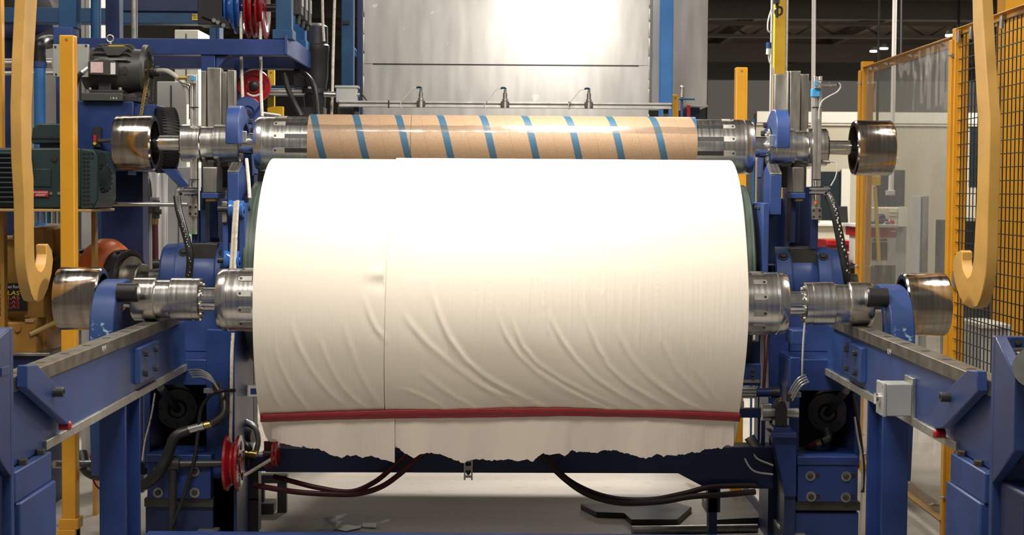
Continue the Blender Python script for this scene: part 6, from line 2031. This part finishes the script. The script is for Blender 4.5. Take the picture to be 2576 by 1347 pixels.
t = column('tall bright yellow column far behind the right guide channel', 1947, 1976, 225, 14.0, 0.16, 'yellow_bright', top=5.5)
MB().box(xof(1977, 14.0, 100), xof(1982, 14.0, 100), 14.0, 14.1, 0.0, 5.4).build('conduit', 'galvanized', t)
MB().box(xof(1938, 14.0, 100), xof(1943, 14.0, 100), 13.95, 14.0, 0.0, 5.4).build('conduit', 'grey_light', t)
pw = thing('power_connector', 'blue power connector plug hanging on the yellow column', 'plug', P(1934, 150, 13.8))
MB().cyl(P(1934, 122, 13.8), P(1934, 107, 13.8), 0.022, n=16).build('plug_cap', 'blue', pw)
MB().cyl(P(1933, 137, 13.8), P(1934, 122, 13.8), 0.020, n=16).build('plug_body', 'white_label', pw)
MB().tube([P(1933, 137, 13.8), P(1936, 155, 13.8), P(1944, 170, 13.8), P(1947, 195, 13.85)], 0.006, 8, 5).build('plug_cable', 'white_label', pw)
MB().tube([P(1942, 20, 13.85), P(1933, 50, 13.85), P(1932, 76, 13.85), P(1941, 82, 13.85)], 0.006, 8, 5).build('plug_loop', 'white_label', pw)
cc = thing('cable_reel', 'black cable reel bracket at the top of the yellow column', 'cable holder', P(1955, 40, 13.8))
MB().pbox(1950, -40, 1962, 8, 13.75, 0.1).build('reel_arm', 'black', cc)
MB().tube([P(1956, 18, 13.8), P(1966, 20, 13.8), P(1966, 34, 13.8), P(1955, 38, 13.8), P(1950, 28, 13.8), P(1956, 18, 13.8)], 0.01, 8, 5).build('reel_loop', 'black', cc)
MB().cyl(P(1955, 5, 13.8), P(1954, 45, 13.8), 0.012, n=10).build('reel_cord', 'black', cc)
run_pipe('tall white conduit pole behind the right sensor stand', (2048, -60, 11.5), (2044, 560, 11.5), 0.014, 'white_label', 'conduit_pole', 'pole', None)
run_pipe('thin blue air pipe behind the right chuck', (1895, 300, 9.8), (1888, 1222, 9.8), 0.007, 'blue_sky', 'air_pipe')
for k, (px, py, Y, w) in enumerate(((2211, 127, 48.0, 46), (2411, 87, 38.0, 66))):
    q = P(px, py, Y)
    hw = w / 2 * Y / F_PX
    t = thing('ceiling_light', ('smaller glowing bay light hanging left under the ceiling', 'larger glowing bay light hanging above the fence')[k], 'ceiling light', q, 'glowing bay lights')
    for s_ in (-1, 1):
        c = q + Vector((s_ * hw * 0.5, 0, s_ * 0.04))
        MB().lathe(c, (0, 0, 1), [(0.0, 0.0001), (0.0, hw * 0.46), (0.03, hw * 0.46)], 20).build('glow_lens', 'lamp_glow', t)
        MB().lathe(c, (0, 0, 1), [(0.03, hw * 0.5), (0.14, hw * 0.3), (0.18, 0.0001)], 20).build('lamp_shade', 'grey_box', t)
    MB().cyl(q + Vector((0, 0, 0.16)), (q.x, q.y, 6.3), 0.03, n=8).build('lamp_stem', 'black', t)
run_pipe('thin dark drop rod hanging from the ceiling above the fence', (2267, -50, 20.0), (2265, 150, 20.0), 0.02, 'black', 'drop_rod', 'rod', None)

# ================================================================== office front and workshop beyond the fence
YO = 20.0
xo0, xo1 = xof(1902, YO, 300), xof(2800, YO, 300)
wo = MB()
zt = zof(287, YO, 2150)
wo.box(xo0, xo1, YO, YO + 0.2, 0.0, zt)
struct(wo.build('wall_office', 'beige_panel', smooth=False), 'beige front of the office cabin')
b = MB().box(xof(1780, 24, 235), xo1 + 6, 24.0, 24.2, 0.0, zof(203, 24, 2000))
struct(b.build('wall_partition', 'wall_dark', smooth=False), 'dark grey partition beyond the winder')
b = MB()
b.box(xo0, xo1, YO - 0.08, YO, zt - 0.11, zt + 0.02)
b.box(xo0, xo1, YO - 0.05, YO, zof(310, YO, 2150) - 0.03, zof(310, YO, 2150))
struct(b.build('trim_30', 'office_white', smooth=False), 'white fascia band on the office cabin')


def opx(px0, py0, px1, py1, Y, dep=0.04):
    return MB().pbox(px0, py0, px1, py1, Y, dep)


for k, (a, b_, c, d_) in enumerate(((1906, 415, 1925, 560), (2058, 432, 2116, 575), (2205, 428, 2276, 520), (2440, 300, 2480, 470))):
    struct(opx(a, b_, c, d_, YO - 0.02).build('window_%d' % (k + 1), 'window_dark', smooth=False), 'dark office window')
for k, (a, b_, c, d_) in enumerate(((1910, 397, 1924, 590), (2116, 425, 2138, 590), (2028, 425, 2048, 590), (2394, 405, 2434, 548))):
    struct(opx(a, b_, c, d_, YO - 0.06).build('trim_%d' % (31 + k), 'office_white', smooth=False), 'cream window post of the office')
# door with pull handle
dr = opx(2392, 405, 2430, 830, YO - 0.1).build('door_1', 'cream', smooth=False); struct(dr, 'cream office door')
opx(2402, 440, 2406, 462, YO - 0.13, 0.03).build('door_handle', 'black', dr)

wk = thing('desk', 'cream desk with white papers behind the right sensor stand', 'desk', (P(2095, 600, 17.0).x, 17.3, 0))
opx(2040, 568, 2148, 660, 17.0, 0.7).build('desk_body', 'cream', wk, bevel=0.01)
opx(2040, 562, 2148, 570, 16.95, 0.8).build('desk_top', 'office_white', wk, bevel=0.006)
opx(2044, 660, 2060, 800, 17.1, 0.06).build('desk_leg', 'grey_box', wk)
opx(2122, 660, 2140, 800, 17.1, 0.06).build('desk_leg', 'grey_box', wk)
MB().box(P(2044, 800, 17.1).x, P(2140, 800, 17.1).x, 17.1, 17.2, 0, P(2100, 790, 17.1).z).build('desk_foot', 'grey_box', wk)
mn = thing('computer_monitor', 'dark computer monitor standing on the cream desk', 'monitor', P(2120, 562, 17.2))
MB().pprism([(2107, 520), (2132, 519), (2134, 562), (2106, 562)], 17.2, 0.05).build('screen', 'black', mn, bevel=0.004)
opx(2114, 560, 2124, 564, 17.25, 0.1).build('monitor_foot', 'black_paint', mn)
pp_ = thing('paper_stack', 'white paper stack lying on the cream desk', 'papers', P(2085, 566, 16.98))
opx(2062, 556, 2095, 566, 16.98, 0.2).build('sheets', 'office_white', pp_)
for k, (x, y, w, h, lab) in enumerate(((2078, 604, 60, 30, 'upper red tool box below the cream desk'), (2106, 636, 30, 36, 'lower red tool box below the cream desk'))):
    t = thing('tool_box', lab, 'tool box', P(x + w / 2, y + h, 15.5 - 0.7 * k), 'red tool boxes')
    opx(x, y, x + w, y + h, 15.5 - 0.7 * k, 0.5).build('box_body', 'red', t, bevel=0.01)
    opx(x, y + h * 0.45, x + w, y + h * 0.5, 15.49 - 0.7 * k, 0.02).build('box_seam', 'black', t)
    if k:
        MB().box(P(x, y + h, 14.9).x, P(x + w, y + h, 14.9).x, 14.9, 15.2, 0, P(x, y + h, 14.9).z).build('box_cart', 'dark_steel', t)
    else:
        MB().box(P(x, y + h, 15.8).x, P(x + w * .3, y + h, 15.8).x, 15.8, 15.95, 0, P(x, y + h, 15.8).z).build('box_cart', 'dark_steel', t)

wbn = thing('workbench', 'workbench with red drawer front seen through the clear fence panel', 'workbench', (P(2215, 600, 14.5).x, 14.8, 0))
opx(2160, 565, 2258, 573, 14.4, 0.7).build('bench_top', 'grey_light', wbn, bevel=0.004)
opx(2162, 573, 2256, 596, 14.5, 0.6).build('red_drawer', 'red', wbn, bevel=0.004)
opx(2240, 581, 2254, 584, 14.49, 0.02).build('drawer_handle', 'office_white', wbn)
opx(2165, 596, 2253, 668, 14.52, 0.5).build('bench_cabinet', 'grey_light', wbn, bevel=0.004)
opx(2194, 610, 2232, 655, 14.51, 0.02).build('cabinet_picture', 'hose_dark', wbn)
opx(2196, 602, 2232, 606, 14.51, 0.02).build('cabinet_lettering', 'dark_steel', wbn)
opx(2172, 622, 2188, 645, 14.51, 0.02).build('cabinet_mark', 'dark_steel', wbn)
MB().box(P(2165, 668, 14.55).x, P(2253, 668, 14.55).x, 14.55, 15.0, 0, P(2200, 667, 14.55).z).build('bench_plinth', 'dark_steel', wbn)
vs = thing('bench_vise', 'dark blue bench vise standing on the workbench', 'vise', P(2215, 565, 14.5))
MB().pprism([(2206, 565), (2208, 548), (2214, 540), (2224, 538), (2229, 545), (2226, 558), (2222, 565)], 14.5, 0.12).build('vise_body', 'blue_frame', vs, bevel=0.01)
MB().cyl(P(2200, 557, 14.5), P(2232, 553, 14.5), 0.012, n=12).build('vise_screw', 'dark_steel', vs)
tl = thing('hand_tool', 'blue hand tool lying left on the workbench', 'tool', P(2188, 564, 14.45))
opx(2172, 557, 2204, 564, 14.45, 0.1).build('tool_body', 'blue', tl, bevel=0.01)
hh = thing('hard_hat', 'red and blue cap lying on the workbench', 'cap', P(2240, 565, 14.45))
MB().lathe(P(2240, 565, 14.5), (0, 0, 1), [(0, 0.035), (0.02, 0.034), (0.038, 0.022), (0.044, 0.0001)], 20).build('cap_crown', 'red', hh)
opx(2230, 560, 2240, 565, 14.42, 0.06).build('cap_brim', 'blue', hh, bevel=0.006)
ec = thing('control_cabinet', 'cream control cabinet with white nameplates above the workbench', 'cabinet', (P(2250, 520, 15.5).x, 15.6, 0))
opx(2175, 522, 2282, 572, 15.5, 0.3).build('cabinet_body', 'cream', ec, bevel=0.01)
for y in (531, 539):
    opx(2236, y, 2258, y + 4, 15.49, 0.01).build('nameplate', 'office_white', ec)
opx(2262, 520, 2282, 570, 15.45, 0.04).build('cabinet_side', 'office_white', ec)
MB().box(P(2180, 575, 15.6).x, P(2280, 575, 15.6).x, 15.6, 15.7, 0, P(2230, 571, 15.6).z).build('cabinet_stand', 'grey_box', ec)
cp = thing('conduit_drop', 'silver conduit dropping to a small grey outlet box', 'conduit', P(2242, 490, 15.0))
MB().cyl(P(2244, 400, 15.0), P(2241, 480, 15.0), 0.024, n=16).build('conduit_pipe', 'white_label', cp)
opx(2232, 479, 2252, 492, 14.97, 0.08).build('outlet_box', 'grey_light', cp, bevel=0.006)
opx(2236, 396, 2262, 410, 14.97, 0.1).build('upper_box', 'office_white', cp, bevel=0.006)
MB().cyl(P(2244, 396, 15.0), (P(2244, 396, 15.0).x, 15.0, 6.4), 0.02, n=12).build('conduit_riser', 'white_label', cp)
yb2 = thing('yellow_box', 'small yellow box with a hanging yellow strap behind the fence', 'box', P(2202, 468, 14.0))
opx(2191, 442, 2216, 467, 14.0, 0.1).build('box_body', 'yellow_bright', yb2, bevel=0.008)
MB().pprism([(2198, 470), (2206, 470), (2216, 660), (2208, 660)], 14.05, 0.02).build('strap', 'yellow_label', yb2)
MB().cyl(P(2204, 445, 14.05), (P(2204, 445, 14.05).x, 14.05, 6.4), 0.012, n=8).build('hang_cord', 'dark_steel', yb2)
bc = thing('blue_cabinet', 'tall grey blue cabinet edge seen through the clear panel', 'cabinet', (P(2325, 600, 12.5).x, 12.6, 0))
MB().box(P(2315, 500, 12.5).x, P(2337, 500, 12.5).x, 12.5, 12.8, 0, P(2325, 493, 12.5).z).build('cabinet_body', 'grey_box', bc, bevel=0.006)
MB().box(P(2318, 500, 12.5).x, P(2320, 500, 12.5).x, 12.495, 12.5, 0.1, P(2325, 500, 12.5).z).build('cabinet_seam', 'blue_teal', bc)
gb = thing('grey_crate', 'light grey box on the floor behind the mesh at right', 'box', P(2510, 900, 9.0))
MB().box(P(2466, 860, 8.9).x, P(2546, 860, 8.9).x, 8.9, 9.4, 0, P(2500, 818, 8.9).z).build('crate_body', 'grey_light', gb, bevel=0.008)
MB().pbox(2466, 816, 2540, 828, 8.88, 0.3).build('crate_lid', 'office_white', gb, bevel=0.004)
bk = thing('black_console', 'black console desk behind the mesh fence and crane hook', 'console', (P(2450, 600, 12.0).x, 12.2, 0))
MB().pbox(2388, 556, 2524, 700, 12.0, 0.4).build('console_top', 'black', bk, bevel=0.006)
MB().pbox(2410, 546, 2450, 556, 12.05, 0.2).build('console_papers', 'office_white', bk)
MB().pbox(2388, 700, 2524, 716, 12.02, 0.4).build('console_shelf', 'cream', bk, bevel=0.004)
MB().box(P(2390, 740, 12.1).x, P(2520, 740, 12.1).x, 12.1, 12.35, 0, P(2450, 716, 12.1).z).build('console_base', 'dark_steel', bk)

yc = thing('yellow_column', 'massive yellow building column behind the mesh at the right edge', 'column', (P(2570, 500, 9.3).x, 9.4, 0))
MB().box(P(2518, 500, 9.3).x, P(2518, 500, 9.3).x + 0.11, 9.3, 9.45, 0, 5.0).build('column_flange', 'yellow', yc, bevel=0.004)
MB().box(P(2518, 500, 9.3).x + 0.11, P(2518, 500, 9.3).x + 0.35, 9.34, 9.42, 0, 5.0).build('column_web', 'yellow', yc, bevel=0.004)
MB().box(P(2506, 500, 9.5).x, P(2516, 500, 9.5).x, 9.5, 9.54, 0, 5.0).build('column_conduit', 'galvanized', yc)

# ================================================================== safety fence on the right
XF = 2.20


def fy(px):
    """distance at which the fence plane crosses this picture column"""
    return PXX(px, 475, XF).y


ZFT = PXX(2250, 141, XF).z
ZFB = 0.10


def fence_post(label, px, w=0.06):
    y = fy(px)
    t = thing('fence_post', label, 'post', (XF + 0.03, y, 0), 'yellow fence posts')
    MB().box(XF, XF + 0.07, y, y + w, 0.0, ZFT + 0.035).build('post_tube', 'yellow', t, bevel=0.003)
    MB().box(XF - 0.012, XF, y + w * 0.4, y + w * 1.3, 0.02, ZFT - 0.02).build('post_angle', 'yellow', t, bevel=0.002)
    MB().box(XF - 0.03, XF + 0.10, y - 0.03, y + w + 0.05, 0.0, 0.012).build('post_foot', 'yellow', t)
    for z in (ZFT - 0.10, 1.28, 0.75, 0.22):
        MB().hexhead((XF, y + 0.02, z), (-1, 0, 0), 0.010, 0.014).build('post_bolt', 'galvanized', t, smooth=False)
        MB().cyl((XF - 0.013, y + 0.02, z), (XF - 0.032, y + 0.02, z), 0.006, 0.002, n=10).build('bolt_tip', 'galvanized', t)
    return t


pa, pb_, pc = fy(2139), fy(2362), 6.2
fence_post('far yellow fence post at the left end of the clear panel', 2165)
fence_post('near yellow fence post between clear panel and black mesh', 2396)

fpn = thing('clear_fence_panel', 'clear plastic fence panel with wavy reflections in yellow frame', 'fence panel', (XF, 9.0, 0.04), 'fence panels')
ya, yb = fy(2396) + 0.05, fy(2165)
MB().box(XF + 0.016, XF + 0.019, ya, yb, ZFB, ZFT).build('clear_sheet', 'polycarbonate', fpn)
b = MB()
b.box(XF - 0.004, XF + 0.026, ya, yb, ZFT - 0.004, ZFT + 0.0)
b.box(XF + 0.020, XF + 0.026, ya, yb, ZFT - 0.045, ZFT)
b.build('top_angle', 'yellow', fpn, bevel=0.001)
b = MB()
b.box(XF - 0.02, XF + 0.026, ya, yb, ZFB - 0.01, ZFB)
b.box(XF + 0.020, XF + 0.026, ya, yb, ZFB, ZFB + 0.06)
b.build('bottom_angle', 'skirt_brown', fpn, bevel=0.001)
for f in (0.12, 0.42, 0.7, 0.9):
    y = ya + (yb - ya) * f
    for z in (ZFT - 0.025, ZFB + 0.03):
        MB().hexhead((XF + 0.014, y, z), (-1, 0, 0), 0.009, 0.012).build('panel_nut', 'galvanized', fpn, smooth=False)
        MB().cyl((XF + 0.014, y, z), (XF - 0.012, y, z), 0.004, n=8).build('panel_stud', 'galvanized', fpn)

mfp = thing('mesh_fence_panel', 'black wire mesh fence panel in yellow frame behind the right crane hook', 'fence panel', (XF, 7.2, 0.04), 'fence panels')
ya, yb = 6.1, fy(2396) - 0.01
b = MB()
y = ya
while y < yb:
    b.box(XF + 0.018, XF + 0.0222, y, y + 0.0042, ZFB, ZFT)
    y += 0.0585
b.build('upright_wires', 'black', mfp, smooth=False)
b = MB()
z = ZFB + 0.02
while z < ZFT:
    b.box(XF + 0.0138, XF + 0.018, ya, yb, z, z + 0.0042)
    z += 0.060
b.build('cross_wires', 'black', mfp, smooth=False)
b = MB()
b.box(XF - 0.006, XF + 0.030, ya, yb, ZFT + 0.026, ZFT + 0.03)
b.box(XF + 0.024, XF + 0.030, ya, yb, ZFT - 0.015, ZFT + 0.03)
b.build('top_angle', 'yellow', mfp, bevel=0.001)
b = MB()
b.box(XF - 0.006, XF + 0.030, ya, yb, ZFB - 0.02, ZFB)
b.box(XF + 0.024, XF + 0.030, yb - 0.035, yb, ZFB, ZFT)
b.build('bottom_angle', 'yellow', mfp, bevel=0.001)
for y in (yb - 0.25, yb - 0.75, yb - 0.03):
    MB().box(XF + 0.004, XF + 0.014, y, y + 0.035, ZFT - 0.04, ZFT + 0.02).build('mesh_clip', 'galvanized', mfp, bevel=0.001)
for z in (1.32, 0.78, 0.24):
    MB().box(XF + 0.004, XF + 0.014, yb - 0.03, yb, z - 0.04, z + 0.04).build('mesh_clip', 'galvanized', mfp, bevel=0.001)
